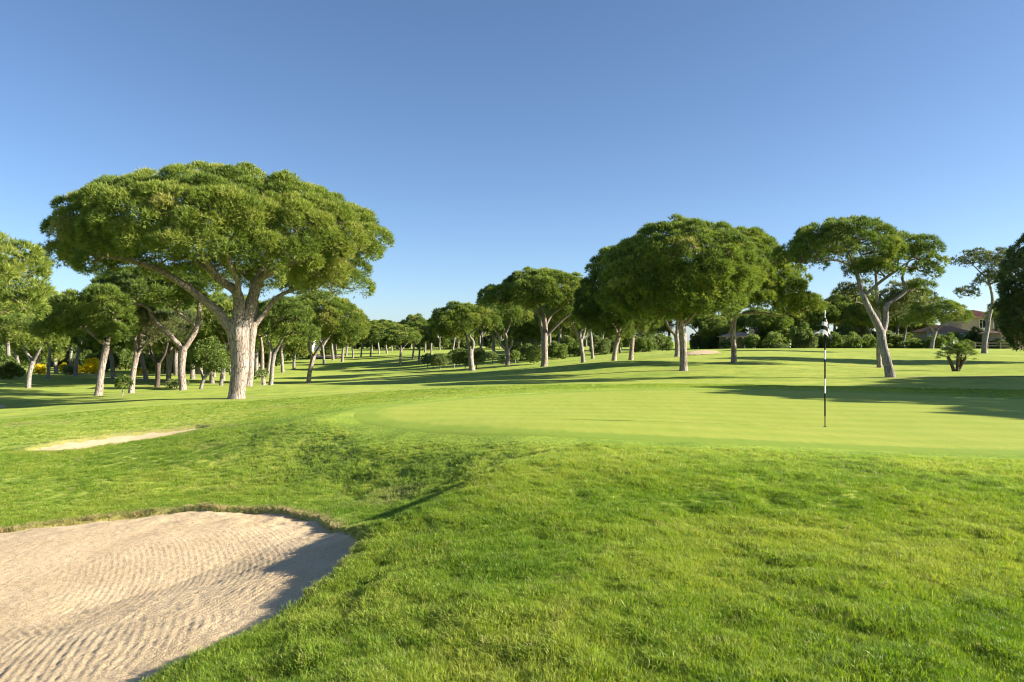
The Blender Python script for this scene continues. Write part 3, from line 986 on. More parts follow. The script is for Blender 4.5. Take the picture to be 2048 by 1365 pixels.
def photo_tree(name, label, bx, by, D, limbs, lobes, pr, fol, seed, bark='bark', leaf='needles', group=None, sides=14, zmin=-0.22, tw=(0.012, 0.016)):
    """limbs [(xpx,ypx,depth,r m)...]; lobes (xpx,ypx,depth,rx px,rz px,ry m)"""
    s = D / FPX
    X, Yd, _ = px(bx, by, D)
    Zg = gz(X, Yd)
    z0 = EYE - (by - CY) * s          # height the photo gives the base
    cv = lambda x, y: ((x - bx) * s, (by - y) * s + (z0 - Zg))
    Ls = []
    for li, l in enumerate(limbs):
        rows = []
        for k, (x, y, dp, r_) in enumerate(l):
            a, b = cv(x, y)
            if li == 0 and k == 0: b = 0.0
            rows.append((a, dp, b, r_))
        Ls.append(rows)
    Lo = []
    for (x, y, dp, rx, rz, ry) in lobes:
        a, b = cv(x, y)
        Lo.append((a, dp, b, rx * s, ry, rz * s))
    ms = build_tree_meshes(name, Ls, Lo, pr, fol, seed, sides, zmin, tw=tw)
    return place_tree(name, ms, (X, Yd, Zg), label, group, bark=bark, leaf=leaf)

# ------------------------------------------------------------------ the pines one can tell apart
photo_tree('umbrella_pine', 'largest umbrella pine with thick pale trunk and huge domed crown', 475, 797, 33,
    [[(475, 797, 0, .33), (478, 745, 0, .36), (479, 700, 0, .40), (479, 664, 0, .46), (480, 640, 0, .40)],
     [(470, 668, 0, .26), (447, 630, -.3, .21), (425, 608, -.6, .18), (387, 574, -1.0, .15), (343, 545, -1.4, .12), (285, 527, -1.7, .09), (205, 515, -2.0, .05)],
     [(478, 655, -.1, .27), (478, 590, -.2, .22), (447, 562, -.4, .17), (427, 528, -.6, .13), (403, 477, -.8, .09), (380, 430, -.8, .05)],
     [(478, 600, -.2, .15), (486, 565, -.7, .11), (478, 520, -1.3, .08), (490, 450, -2.0, .05)],
     [(487, 655, .1, .30), (500, 598, .2, .25), (512, 558, .3, .20), (530, 524, .5, .15), (560, 480, .9, .10), (590, 440, 1.2, .05)],
     [(511, 560, .3, .14), (560, 540, -.4, .10), (610, 527, -1.0, .07), (670, 510, -1.4, .04)],
     [(440, 560, -.4, .11), (400, 540, 1.2, .09), (330, 500, 2.4, .06), (270, 470, 2.8, .04)]],
    [(432, 505, 0, 262, 164, 5.6), (262, 482, -.6, 118, 112, 3.4), (600, 490, .2, 135, 125, 3.8), (168, 515, -.5, 52, 55, 2.0), (212, 455, .6, 62, 55, 2.0), (702, 500, .1, 68, 68, 2.2), (660, 560, .4, 78, 58, 2.0), (420, 475, -2.6, 180, 96, 3.2), (700, 465, 1.2, 60, 55, 1.8)],
    0.57, dict(FOL_NEAR, den=80, tint=0.57, dead=0.012), 11, sides=20)
photo_tree('umbrella_pine', 'pale straight pine standing directly behind the largest trunk', 497, 771, 41,
    [[(497, 771, 0, .22), (500, 720, 0, .21), (505, 670, 0, .22), (507, 645, 0, .20)],
     [(506, 655, 0, .16), (528, 625, .1, .14), (549, 597, .2, .12), (580, 580, .4, .10), (617, 572, .5, .06)],
     [(506, 650, 0, .15), (507, 610, .4, .12), (500, 575, .8, .08)]],
    [(625, 575, .6, 75, 42, 1.7), (560, 560, 1.2, 70, 50, 2.0), (500, 560, 1.5, 70, 45, 2.0)],
    0.5, dict(FOL_NEAR, den=48), 12, sides=16)
photo_tree('umbrella_pine', 'forked pine with dark crown under the left side of the largest pine', 365, 783, 44,
    [[(365, 783, 0, .21), (363, 745, 0, .20), (366, 710, 0, .23), (367, 693, 0, .22)],
     [(364, 698, 0, .16), (346, 676, -.2, .14), (316, 641, -.5, .12), (309, 618, -.7, .09), (285, 608, -1, .06), (255, 600, -1, .04)],
     [(369, 698, 0, .17), (387, 662, .2, .15), (394, 629, .3, .13), (392, 592, .4, .09), (380, 565, .5, .05)],
     [(389, 655, .2, .08), (372, 632, -.4, .07), (350, 612, -.8, .05), (330, 590, -1, .03)]],
    [(305, 592, 0, 100, 62, 2.8), (235, 595, -.2, 48, 45, 1.6), (380, 570, .4, 50, 45, 1.8)],
    0.5, dict(FOL_MID, den=46, tint=0.34), 13, sides=14)
photo_tree('umbrella_pine', 'leaning pine with pinkish dappled trunk right of the yellow bushes', 196, 791, 40,
    [[(196, 791, 0, .19), (203, 745, 0, .17), (211, 700, 0, .17), (213, 685, 0, .16)],
     [(212, 690, 0, .12), (195, 672, -.3, .10), (175, 655, -.5, .08), (145, 640, -.6, .05)],
     [(213, 688, 0, .12), (218, 660, .2, .10), (225, 635, .3, .07), (230, 615, .4, .04)]],
    [(165, 655, 0, 78, 68, 2.2), (205, 640, .3, 52, 70, 1.7), (110, 662, -.2, 32, 40, 1.2), (225, 675, -.2, 30, 30, 1.0)],
    0.46, dict(FOL_MID, den=46, tint=0.44), 14)
photo_tree('umbrella_pine', 'pinkish trunk pine forking low beside the dark woodland trunks', 262, 784, 46,
    [[(262, 784, 0, .17), (267, 745, 0, .16), (272, 712, 0, .17)],
     [(272, 714, 0, .12), (271, 690, 0, .10), (270, 668, .1, .07)],
     [(274, 712, 0, .12), (279, 690, .2, .10), (278, 665, .2, .07)],
     [(276, 705, 0, .08), (292, 690, -.1, .07), (306, 674, -.2, .05), (312, 660, -.2, .03)]],
    [(275, 662, 0, 55, 48, 1.9), (235, 655, .2, 36, 40, 1.4), (318, 662, -.1, 34, 36, 1.2)],
    0.44, dict(FOL_MID, tint=0.44, dead=0.03), 15, leaf='needles_grey')
photo_tree('umbrella_pine', 'spreading pine with grey trunk at the left of the wood', 56, 777, 50,
    [[(56, 777, 0, .16), (60, 745, 0, .15), (66, 722, 0, .17)],
     [(66, 724, 0, .11), (52, 705, 0, .09), (45, 690, .1, .06)],
     [(67, 722, 0, .12), (80, 705, -.2, .09), (90, 690, -.3, .06)]],
    [(45, 672, 0, 70, 48, 2.3), (-15, 675, .2, 40, 40, 1.6), (95, 685, -.2, 34, 26, 1.3)],
    0.5, dict(FOL_MID, tint=0.50), 16, bark='bark_grey')
photo_tree('umbrella_pine', 'slim shaded pine between the spreading pine and the yellow bushes', 97, 758, 60,
    [[(97, 758, 0, .13), (98, 725, 0, .12), (100, 700, 0, .11), (101, 680, 0, .07)]],
    [(112, 690, 0, 42, 34, 1.7), (80, 690, .3, 30, 28, 1.3)], 0.5, dict(FOL_MID, den=32, tint=0.36), 17, bark='bark_grey')
photo_tree('umbrella_pine', 'dark twin forked pine in the shade of the left wood', 315, 778, 52,
    [[(315, 778, 0, .17), (315, 748, 0, .16), (316, 726, 0, .18)],
     [(314, 728, 0, .12), (303, 708, 0, .10), (300, 690, .1, .06)],
     [(317, 728, 0, .12), (330, 710, -.1, .10), (338, 690, -.2, .06)]],
    [(325, 672, 0, 55, 50, 2.0), (355, 660, .4, 40, 40, 1.6)], 0.5, dict(FOL_MID, den=32, tint=0.38, dead=0.04), 18, bark='bark_dark', leaf='needles_grey')
photo_tree('umbrella_pine', 'slanting grey pine at the left edge whose crown enters the frame', -95, 800, 25,
    [[(-95, 800, 0, .24), (-88, 720, 0, .21), (-72, 640, 0, .18), (-55, 590, 0, .12)],
     [(-80, 680, 0, .11), (-30, 640, -.3, .08), (20, 605, -.4, .06), (70, 590, -.4, .03)],
     [(-62, 610, 0, .10), (-20, 580, .3, .07), (20, 545, .4, .04)]],
    [(-10, 560, 0, 92, 82, 1.7), (50, 590, -.3, 50, 42, 1.0), (-90, 545, 0, 80, 80, 1.7), (68, 608, -.4, 32, 30, .7)],
    0.38, dict(FOL_NEAR, den=70, tint=0.55, dead=0.01), 19, bark='bark_grey')
photo_tree('umbrella_pine', 'twin stemmed pine close behind the largest pine on its right', 541, 772, 55,
    [[(541, 772, 0, .16), (545, 735, 0, .15), (549, 705, 0, .16)],
     [(548, 708, 0, .11), (538, 688, 0, .09), (530, 670, .1, .06)],
     [(550, 706, 0, .12), (562, 685, -.1, .10), (575, 665, -.2, .06)]],
    [(570, 650, 0, 58, 56, 2.1), (525, 650, .3, 42, 50, 1.7), (600, 665, -.2, 34, 40, 1.3)], 0.5, dict(FOL_MID, tint=0.42), 20, bark='bark_grey')
photo_tree('umbrella_pine', 'slim pale trunk beside the twin stemmed pine behind the largest pine', 527, 769, 58,
    [[(527, 769, 0, .15), (525, 735, 0, .14), (524, 700, 0, .12), (522, 675, 0, .08)]],
    [(512, 660, .2, 44, 44, 1.8)], 0.5, dict(FOL_MID, den=30, tint=0.40), 21)
photo_tree('umbrella_pine', 'round crowned pine leaning right on the fairway edge, lone pale trunk', 617, 767, 62,
    [[(617, 767, 0, .19), (621, 740, 0, .18), (627, 712, 0, .19)],
     [(625, 714, 0, .13), (617, 694, 0, .11), (620, 670, .2, .08), (622, 650, .3, .05)],
     [(628, 712, 0, .13), (640, 694, -.1, .11), (655, 676, -.2, .08), (680, 658, -.4, .05)]],
    [(640, 648, 0, 78, 66, 3.0), (695, 658, -.2, 42, 48, 1.8), (585, 650, .2, 45, 52, 2.0)],
    0.5, dict(FOL_MID, den=44, tint=0.52), 22)
photo_tree('umbrella_pine', 'layered flat topped pine with twin dark stems above the young trees', 942, 741, 76,
    [[(945, 741, 0, .30), (941, 715, 0, .27), (941, 698, 0, .27)],
     [(938, 702, 0, .17), (935, 682, 0, .15), (931, 668, .2, .11), (915, 655, .2, .06)],
     [(944, 702, 0, .17), (947, 684, -.1, .15), (940, 670, -.2, .11), (958, 655, -.3, .06)]],
    [(925, 648, 0, 62, 42, 3.0), (885, 655, .3, 30, 26, 1.6), (968, 645, .2, 34, 34, 1.8), (900, 670, -.6, 30, 22, 1.5)],
    0.55, dict(FOL_MID, den=40, tint=0.50), 23, bark='bark_grey')
photo_tree('umbrella_pine', 'white barked pine with bare wishbone fork left of the wide flat pine', 1015, 731, 80,
    [[(1016, 731, 0, .24), (1015, 712, 0, .22), (1014, 698, 0, .25)],
     [(1012, 700, 0, .16), (1000, 688, 0, .13), (996, 670, .1, .11), (984, 655, .1, .06)],
     [(1014, 698, 0, .16), (1013, 675, 0, .14), (1006, 655, .1, .10), (1000, 635, .1, .05)],
     [(1017, 700, 0, .14), (1023, 690, -.1, .13), (1024, 681, -.1, .11)],
     [(1013, 665, 0, .10), (1020, 648, -.2, .08), (1023, 630, -.2, .04)]],
    [(1010, 632, 0, 46, 28, 2.2), (975, 640, .3, 30, 24, 1.6), (1040, 640, .4, 26, 22, 1.4)], 0.55, dict(FOL_MID, den=34, tint=0.48), 24)
photo_tree('umbrella_pine', 'wide flat umbrella pine with open crown, left of the big group', 1089, 735, 64,
    [[(1088, 735, 0, .30), (1089, 705, 0, .27), (1090, 678, 0, .28), (1091, 665, 0, .25)],
     [(1087, 680, 0, .15), (1082, 655, -.2, .12), (1078, 632, -.3, .09), (1060, 612, -.5, .06), (1020, 600, -.6, .04)],
     [(1092, 670, 0, .20), (1090, 645, .1, .17), (1086, 622, .2, .13), (1075, 605, .3, .08), (1040, 592, .5, .04)],
     [(1092, 650, .1, .12), (1104, 630, .2, .10), (1125, 615, .2, .07), (1150, 600, .2, .04)],
     [(1094, 672, 0, .13), (1112, 652, -.3, .11), (1135, 632, -.5, .08), (1160, 620, -.6, .05)]],
    [(1085, 590, 0, 85, 52, 3.6), (1010, 602, -.2, 55, 34, 2.4), (1145, 595, .1, 40, 45, 2.2), (975, 607, 0, 22, 16, 1.2), (1110, 605, -1.8, 55, 32, 1.8)],
    0.52, dict(FOL_MID, den=44, tint=0.48), 25)
photo_tree('umbrella_pine', 'shaded grey pine right of the wide flat pine', 1166, 727, 70,
    [[(1166, 727, 0, .20), (1164, 700, 0, .18), (1162, 678, 0, .19)],
     [(1160, 680, 0, .13), (1148, 655, 0, .11), (1140, 635, .1, .07), (1120, 620, .2, .04)],
     [(1164, 680, 0, .13), (1170, 655, -.1, .11), (1172, 630, -.2, .07)]],
    [(1160, 628, 0, 52, 48, 2.4), (1125, 640, .4, 40, 34, 1.9)], 0.55, dict(FOL_MID, den=34, tint=0.36), 26, bark='bark_grey')
photo_tree('umbrella_pine', 'thin shaded pine farther back between the flat pine and big group', 1185, 719, 78,
    [[(1185, 719, 0, .17), (1184, 690, 0, .15), (1180, 660, 0, .12), (1177, 640, 0, .07)]],
    [(1190, 640, 0, 40, 44, 2.2)], 0.55, dict(FOL_MID, den=30, tint=0.34), 27, bark='bark_grey')
photo_tree('umbrella_pine', 'curved trunk pine forming the dark left shoulder of the big group', 1228, 723, 55,
    [[(1228, 723, 0, .18), (1231, 700, 0, .16), (1236, 676, 0, .17), (1235, 665, 0, .15)],
     [(1234, 668, 0, .11), (1226, 650, -.1, .09), (1214, 638, -.2, .06)],
     [(1237, 670, 0, .11), (1242, 645, .1, .09), (1245, 615, .2, .05)]],
    [(1240, 590, 0, 74, 98, 2.8), (1200, 612, .2, 50, 66, 2.0), (1280, 560, .5, 68, 84, 2.4), (1215, 650, -.2, 48, 36, 1.6)],
    0.5, dict(FOL_MID, den=42, tint=0.36), 28, zmin=-0.5)
photo_tree('umbrella_pine', 'pale pine next right of the curved trunk pine', 1262, 723, 57,
    [[(1262, 723, 0, .18), (1264, 695, 0, .16), (1264, 668, 0, .17)],
     [(1263, 670, 0, .12), (1255, 650, 0, .09), (1250, 628, .1, .05)],
     [(1265, 670, 0, .12), (1275, 652, -.1, .09), (1290, 640, -.2, .06)]],
    [(1265, 640, 0, 48, 60, 2.0), (1290, 630, .2, 40, 44, 1.6)], 0.5, dict(FOL_MID, den=36, tint=0.38), 29, zmin=-0.4)
photo_tree('umbrella_pine', 'tallest pine of the group, big round crown and pale trunk behind the green', 1367, 742, 43,
    [[(1368, 742, 0, .22), (1366, 700, 0, .21), (1365, 665, 0, .22), (1362, 640, 0, .21)],
     [(1361, 645, 0, .17), (1353, 615, 0, .15), (1350, 580, .1, .13), (1352, 540, .2, .10), (1350, 500, .2, .06)],
     [(1368, 650, 0, .11), (1380, 636, -.2, .09), (1400, 610, -.4, .06), (1420, 590, -.4, .04)],
     [(1352, 600, .1, .10), (1335, 580, -.3, .08), (1310, 560, -.5, .05), (1285, 545, -.6, .03)]],
    [(1365, 535, 0, 132, 92, 3.8), (1285, 560, -.2, 84, 80, 2.8), (1440, 545, .3, 84, 82, 2.8), (1335, 595, -1.4, 90, 58, 2.0), (1405, 600, -1.0, 74, 56, 2.0), (1245, 590, 0, 52, 52, 1.7), (1310, 625, -.2, 66, 30, 1.8)],
    0.48, dict(FOL_MID, den=54, L=0.21, W=0.034, tint=0.46), 30, sides=16, zmin=-0.55)
photo_tree('umbrella_pine', 'second trunk with an arching left limb behind the tallest pine', 1355, 714, 58,
    [[(1355, 714, 0, .20), (1354, 690, 0, .19), (1352, 668, 0, .20)],
     [(1350, 670, 0, .14), (1336, 652, 0, .12), (1326, 632, .1, .10), (1310, 622, .1, .08), (1285, 628, .1, .05)],
     [(1354, 670, 0, .14), (1356, 640, .1, .11), (1358, 600, .2, .06)]],
    [(1350, 605, 1.0, 70, 60, 2.4), (1295, 620, .6, 40, 30, 1.6)], 0.5, dict(FOL_MID, den=34, tint=0.38), 31, bark='bark_grey', zmin=-0.4)
photo_tree('umbrella_pine', 'pine with one long bare limb reaching right above the far lawn', 1467, 727, 49,
    [[(1467, 727, 0, .18), (1467, 690, 0, .17), (1467, 655, 0, .18), (1468, 640, 0, .17)],
     [(1468, 645, 0, .12), (1475, 622, 0, .11), (1488, 608, .1, .09), (1505, 590, .2, .06), (1520, 570, .2, .04)],
     [(1472, 634, 0, .09), (1486, 628, -.1, .08), (1520, 626, -.2, .07), (1560, 632, -.2, .05), (1600, 622, -.2, .03)],
     [(1467, 650, 0, .10), (1458, 635, -.1, .09), (1445, 615, -.2, .06), (1430, 600, -.3, .04)]],
    [(1492, 548, 0, 78, 90, 2.8), (1548, 580, .2, 66, 68, 2.4), (1440, 590, -.2, 60, 60, 2.0), (1602, 612, -.2, 50, 28, 1.5), (1572, 562, .3, 42, 46, 1.6), (1490, 600, -1.2, 62, 40, 1.6)],
    0.46, dict(FOL_MID, den=48, tint=0.50), 32, zmin=-0.5)
photo_tree('umbrella_pine', 'leaning grey pine with crooked forked limbs right of the flagstick', 1778, 754, 36,
    [[(1779, 754, 0, .21), (1773, 715, 0, .19), (1766, 685, 0, .20), (1762, 660, 0, .20)],
     [(1764, 668, 0, .17), (1750, 645, -.1, .17), (1733, 618, -.2, .15), (1721, 590, -.2, .13), (1714, 560, -.2, .10), (1705, 535, -.2, .08), (1690, 505, -.3, .05)],
     [(1766, 668, 0, .13), (1776, 640, .2, .12), (1778, 612, .3, .11), (1800, 598, .4, .09), (1822, 578, .4, .08), (1814, 558, .4, .07), (1822, 535, .5, .05), (1835, 505, .5, .03)],
     [(1728, 590, -.2, .08), (1748, 568, -.5, .07), (1775, 545, -.8, .06), (1800, 525, -1.0, .03)],
     [(1712, 545, -.2, .08), (1670, 525, -.6, .06), (1620, 525, -.9, .04), (1585, 530, -1, .02)]],
    [(1685, 500, 0, 98, 64, 2.6), (1600, 518, -.2, 46, 46, 1.6), (1755, 500, .2, 50, 50, 1.9), (1830, 512, .4, 52, 46, 1.7), (1868, 545, .4, 26, 42, 1.1), (1740, 545, -.9, 52, 28, 1.1), (1850, 585, .6, 34, 30, 1.0)],
    0.42, dict(FOL_NEAR, den=58, tint=0.40), 33, bark='bark_grey', sides=18)
photo_tree('maritime_pine', 'straight thin pine with sparse crown just behind the leaning pine', 1759, 736, 47,
    [[(1759, 736, 0, .15), (1758, 680, 0, .14), (1757, 620, 0, .12), (1752, 560, 0, .09), (1748, 520, 0, .04)],
     [(1756, 605, 0, .05), (1780, 600, .4, .04), (1810, 590, .6, .02)],
     [(1757, 625, 0, .05), (1735, 615, -.5, .04), (1700, 605, -.8, .02)]],
    [(1820, 600, .4, 52, 38, 1.5), (1700, 590, -.6, 42, 24, 1.2), (1780, 625, .6, 42, 26, 1.3), (1740, 540, 0, 44, 28, 1.2)],
    0.40, dict(FOL_MID, den=26, tint=0.50, dead=0.03), 34, bark='bark_grey', leaf='needles_grey')
photo_tree('maritime_pine', 'tall slender pine with ragged open crown near the villa', 1969, 708, 68,
    [[(1969, 708, 0, .23), (1970, 680, 0, .20), (1977, 645, 0, .18), (1984, 610, 0, .15), (1981, 575, 0, .11), (1975, 540, 0, .06)],
     [(1981, 575, 0, .07), (1960, 562, -.3, .05), (1930, 590, -.5, .03)],
     [(1980, 560, 0, .06), (1960, 540, .3, .05), (1935, 512, .4, .02)],
     [(1977, 550, 0, .06), (2000, 525, .3, .04), (2025, 512, .4, .02)]],
    [(1950, 525, 0, 40, 22, 1.5), (2005, 530, .3, 38, 30, 1.6), (1925, 590, -.5, 26, 15, 1.1), (1985, 565, -.3, 38, 24, 1.4)],
    0.45, dict(FOL_MID, den=24, tint=0.48), 35, bark='bark_grey', leaf='needles_grey')
photo_tree('dense_pine', 'dense almost black evergreen cut by the right edge of the picture', 2075, 716, 52,
    [[(2075, 716, 0, .22), (2075, 660, 0, .20), (2072, 600, 0, .16), (2070, 540, 0, .08)]],
    [(2075, 560, 0, 62, 95, 2.4), (2065, 640, -.3, 62, 52, 2.3), (2045, 600, 0, 40, 60, 1.6), (2090, 672, 0, 62, 30, 2.2)],
    0.5, dict(FOL_MID, den=36, tint=0.45), 36, bark='bark_dark', leaf='needles_dark', zmin=-0.8)
photo_tree('umbrella_pine', 'small umbrella pine with bent trunk in front of the villa', 1864, 697, 92,
    [[(1864, 697, 0, .24), (1866, 680, 0, .22), (1872, 662, 0, .20)],
     [(1868, 664, 0, .13), (1860, 652, 0, .10), (1850, 645, .1, .06)],
     [(1874, 660, 0, .13), (1886, 648, -.1, .10), (1902, 638, -.2, .06)]],
    [(1875, 632, 0, 56, 38, 3.0), (1910, 640, -.2, 32, 24, 2.0), (1835, 640, .3, 30, 22, 2.0)], 0.6, dict(FOL_MID, den=28, tint=0.40), 37, bark='bark_grey')

# pines standing just past the right edge: their long shadows cross the far side of the green


def auto_spec(seed, h=8.0, cr=4.2, fork=0.42, lean=0.0, thick=0.30, nl=4):
    rg = np.random.default_rng(seed)
    fz = h * fork
    lx, ly = lean * fz, rg.normal() * 0.1
    tr = [(0, 0, 0, h * .026), (lx * .4, ly * .4, fz * .5, h * .023), (lx, ly, fz, h * .025)]
    limbs = [tr]
    na = rg.integers(3, 5)
    a0 = rg.random() * 6.28
    for k in range(na):
        a = a0 + 6.28 * k / na + rg.normal() * .25
        rr = cr * rg.uniform(.45, .75)
        limbs.append([(lx, ly, fz - .1, h * .016), (lx + .35 * rr * math.cos(a), ly + .35 * rr * math.sin(a), fz + (h - fz) * .25, h * .013),
                      (lx + .7 * rr * math.cos(a), ly + .7 * rr * math.sin(a), fz + (h - fz) * .42, h * .009), (lx + rr * math.cos(a), ly + rr * math.sin(a), fz + (h - fz) * .6, h * .004)])
    zt = h * (1 - thick)
    lobes = [(lx, ly, zt, cr * .78, cr * .78, h * thick)]
    for k in range(nl):
        a = a0 + 6.28 * k / nl + rg.normal() * .3
        rr = cr * rg.uniform(.48, .66)
        s = rg.uniform(.40, .56)
        lobes.append((lx + rr * math.cos(a), ly + rr * math.sin(a), zt - h * rg.uniform(-.02, .06), cr * s, cr * s, h * thick * rg.uniform(.55, .85)))
    return limbs, lobes


PROTO = []
for i, (h, cr, fk, ln, th) in enumerate([(8, 4.3, .40, .08, .32), (8, 3.6, .48, -.10, .36), (8, 4.8, .36, .0, .28), (8, 3.2, .50, .12, .40), (8, 4.0, .34, -.05, .42)]):
    li, lo = auto_spec(100 + i, h, cr, fk, ln, th)
    PROTO.append(build_tree_meshes('distant_pine', li, lo, 0.62, FOL_FAR, 200 + i, 8, -0.25, 0.5, tw=(0.02, 0.02)))
PROTO_G = []
for i, (h, cr, fk, ln, th) in enumerate([(8, 2.4, .45, .05, .40), (8, 2.9, .40, -.08, .46)]):
    li, lo = auto_spec(140 + i, h, cr, fk, ln, th, 5)
    PROTO_G.append(build_tree_meshes('woodland_pine', li, lo, 0.55, dict(FOL_FAR, den=18, dead=0.03), 240 + i, 8, -0.6, 0.5, tw=(0.02, 0.02)))
li, lo = auto_spec(160, 8.2, 4.4, .38, .05, .34, 5)
NEAR = build_tree_meshes('near_pine', li, lo, 0.52, dict(FOL_MID, den=36), 260, 12)


def copy_tree(ms, x, y, h, label, group, name='umbrella_pine', rz=None, bark='bark_grey', leaf='needles', rg=random):
    s = h / 8.0
    root = place_tree(name, ms, (x, y, gz(x, y) - 0.05), label, group, rg.uniform(0, 6.28) if rz is None else rz, s, bark, leaf)
    root.scale = (s * rg.uniform(.82, 1.2), s * rg.uniform(.82, 1.2), s * rg.uniform(.9, 1.08))
    root.rotation_euler = (rg.uniform(-.07, .07), rg.uniform(-.07, .07), root.rotation_euler[2])
    return root


for k, (x, y, h) in enumerate([(26.5, 22.3, 8.4), (33.0, 25.8, 9.0), (29.0, 14.9, 7.6), (39.0, 28.5, 9.0), (29.0, 25.2, 8.2)]):
    copy_tree(NEAR, x, y, h, 'pine out of frame on the right whose shadow falls across the green', 'pines beyond the right edge', bark='bark')
PARTEND = 1

# ------------------------------------------------------------------ woods behind
wood = random.Random(5)
LEFT_WOOD = [(228, 61, 6.6, 3), (292, 62, 7.0, 1), (336, 57, 6.4, 4), (424, 60, 7.0, 0), (442, 55, 6.0, 1), (150, 66, 6.4, 3),
    # (xpx, D, height m, variant, label)
    (-20, 66, 7.5, 0), (20, 72, 8, 3), (38, 84, 8, 1), (75, 78, 7.6, 4), (112, 80, 8.2, 0), (140, 92, 8.6, 2), (170, 110, 8.8, 1), (232, 106, 9.2, 3),
    (246, 118, 9.6, 0), (290, 104, 9.4, 4), (300, 114, 9.6, 2), (338, 64, 7.0, 1), (352, 82, 8.4, 3), (385, 70, 7.6, 0), (402, 92, 8.8, 4), (428, 78, 8, 1), (446, 66, 7.2, 2),
    (462, 90, 8.6, 0), (512, 84, 8.2, 3), (536, 96, 8.6, 1), (566, 104, 8.6, 4), (588, 112, 8.8, 0), (648, 128, 8.2, 2), (666, 140, 8.4, 1), (684, 132, 8.0, 0),
]
for k, (xp, D, h, v) in enumerate(LEFT_WOOD):
    x = (xp - CX) / FPX * D
    ms = (PROTO + PROTO_G)[v] if k % 3 else PROTO_G[k % 2]
    if xp < 470:
        lab, grp = 'umbrella pine standing deep in the shaded wood on the left', 'pines in the left wood'
    else:
        lab, grp = 'pine behind the largest pine at the edge of the fairway', 'pines along the fairway left side'
    copy_tree(ms, x, D, h, lab, grp, rg=wood, bark='bark_grey', leaf='needles')
FAR_LINE = [(672, 150, 7.4, 0), (692, 158, 7.8, 1), (706, 146, 7.0, 3), (722, 152, 7.4, 4), (741, 148, 7.2, 0), (758, 170, 8, 2), (800, 112, 6.6, 0), (826, 124, 6.8, 1), (838, 118, 6.4, 3),
            (774, 176, 8, 4), (862, 150, 7.4, 2), (905, 140, 7.6, 1), (850, 182, 8, 0)]
for k, (xp, D, h, v) in enumerate(FAR_LINE):
    lab = 'umbrella pine in the distant row across the fairway'
    if k == 6: lab = 'nearest umbrella pine of the distant row, alone on the open fairway'
    if k == 11: lab = 'thin leaning pine standing behind the young trees'
    copy_tree(PROTO[v], (xp - CX) / FPX * D, D, h, lab, 'distant row of pines across the fairway', rg=wood, bark='bark', leaf='needles')
xp = -60
k = 0
while xp < 1290:
    D = wood.uniform(215, 290)
    copy_tree(PROTO[k % 5], (xp - CX) / FPX * D, D, wood.uniform(8.0, 10.5), 'pine in the far tree line on the horizon', 'far tree line', rg=wood, leaf='needles')
    xp += wood.uniform(14, 24)
    k += 1
# between the wide flat pine and the big group, and under them
CENTRE = [(988, 116, 8.6, 1), (962, 122, 8.0, 2), (1040, 104, 8.4, 0), (1058, 96, 7.6, 4), (1072, 112, 9.0, 3), (1118, 92, 7.6, 1), (1138, 104, 8.2, 0), (1206, 96, 7.6, 4), (1160, 118, 8.6, 2),
          (1215, 110, 8, 3), (1240, 98, 6.8, 1), (1290, 104, 6.6, 0), (1318, 112, 6.6, 4), (1100, 130, 9, 0)]
for k, (xp, D, h, v) in enumerate(CENTRE):
    copy_tree(PROTO_G[k % 2] if k % 3 == 0 else PROTO[v], (xp - CX) / FPX * D, D, h, 'background pine filling the shade behind the central group', 'pines behind the central group', rg=wood)
RIGHT = [(1400, 112, 5.6, 0), (1430, 106, 5.4, 3), (1512, 112, 6.4, 1), (1536, 104, 5.8, 2), (1575, 116, 6.6, 0), (1602, 106, 6.8, 4), (1640, 112, 7.2, 1), (1664, 124, 9.4, 3), (1690, 108, 8.0, 0),
         (1716, 116, 8.4, 2), (1742, 106, 7.4, 4), (1790, 112, 8.6, 1), (1806, 104, 7.6, 3), (1828, 118, 8.4, 0), (1932, 128, 6.6, 2), (2010, 122, 8.0, 1), (2040, 108, 8.6, 4), (1460, 124, 6.2, 2)]
for k, (xp, D, h, v) in enumerate(RIGHT):
    copy_tree(PROTO_G[k % 2] if k % 4 == 1 else PROTO[v], (xp - CX) / FPX * D, D, h, 'pine in the dark row behind the far lawn on the right', 'pines behind the far lawn', rg=wood)


# ------------------------------------------------------------------ bushes, young trees, oak
def bush_mesh(nm, lobes, pr, fol, seed, zmin=-0.9):
    rg = np.random.default_rng(seed)
    C, O, R = lobe_puffs(lobes, pr, rg, zmin)
    v, f, t = foliage(C, O, R, fol, rg)
    return mesh_np(nm, v, f, False, [('tint', 'FLOAT', 'FACE', t.astype(np.float32))]), (C, O, R)


BUSH_FOL = dict(den=70, k=4, L=0.14, W=0.06, spread=0.8, tint=0.45, quad=True, up=0.2, squash=0.9)


def stems(C, O, R, seed, h0=0.3, r0=0.03, n=4, spread=0.25):
    rg = np.random.default_rng(seed)
    limbs = []
    for k in range(n):
        a = 6.28 * k / n + rg.random()
        limbs.append(smooth_path([(0.05 * math.cos(a), 0.05 * math.sin(a), -0.1, r0), (spread * 0.5 * math.cos(a), spread * 0.5 * math.sin(a), h0 * 0.6, r0 * 0.8), (spread * math.cos(a), spread * math.sin(a), h0 * 1.3, r0 * 0.5)], 0.1))
    Vs, Fs, b = [], [], 0
    for l in limbs:
        v, q = tube(l[:, :3], l[:, 3], 5); Vs.append(v); Fs.append(q + b); b += len(v)
    v, q = branchwork(limbs, C, O, R, rg, 0.006, 0.006)
    Vs.append(v); Fs.append(q + b)
    return mesh_np('stem', np.vstack(Vs), np.vstack(Fs), True)


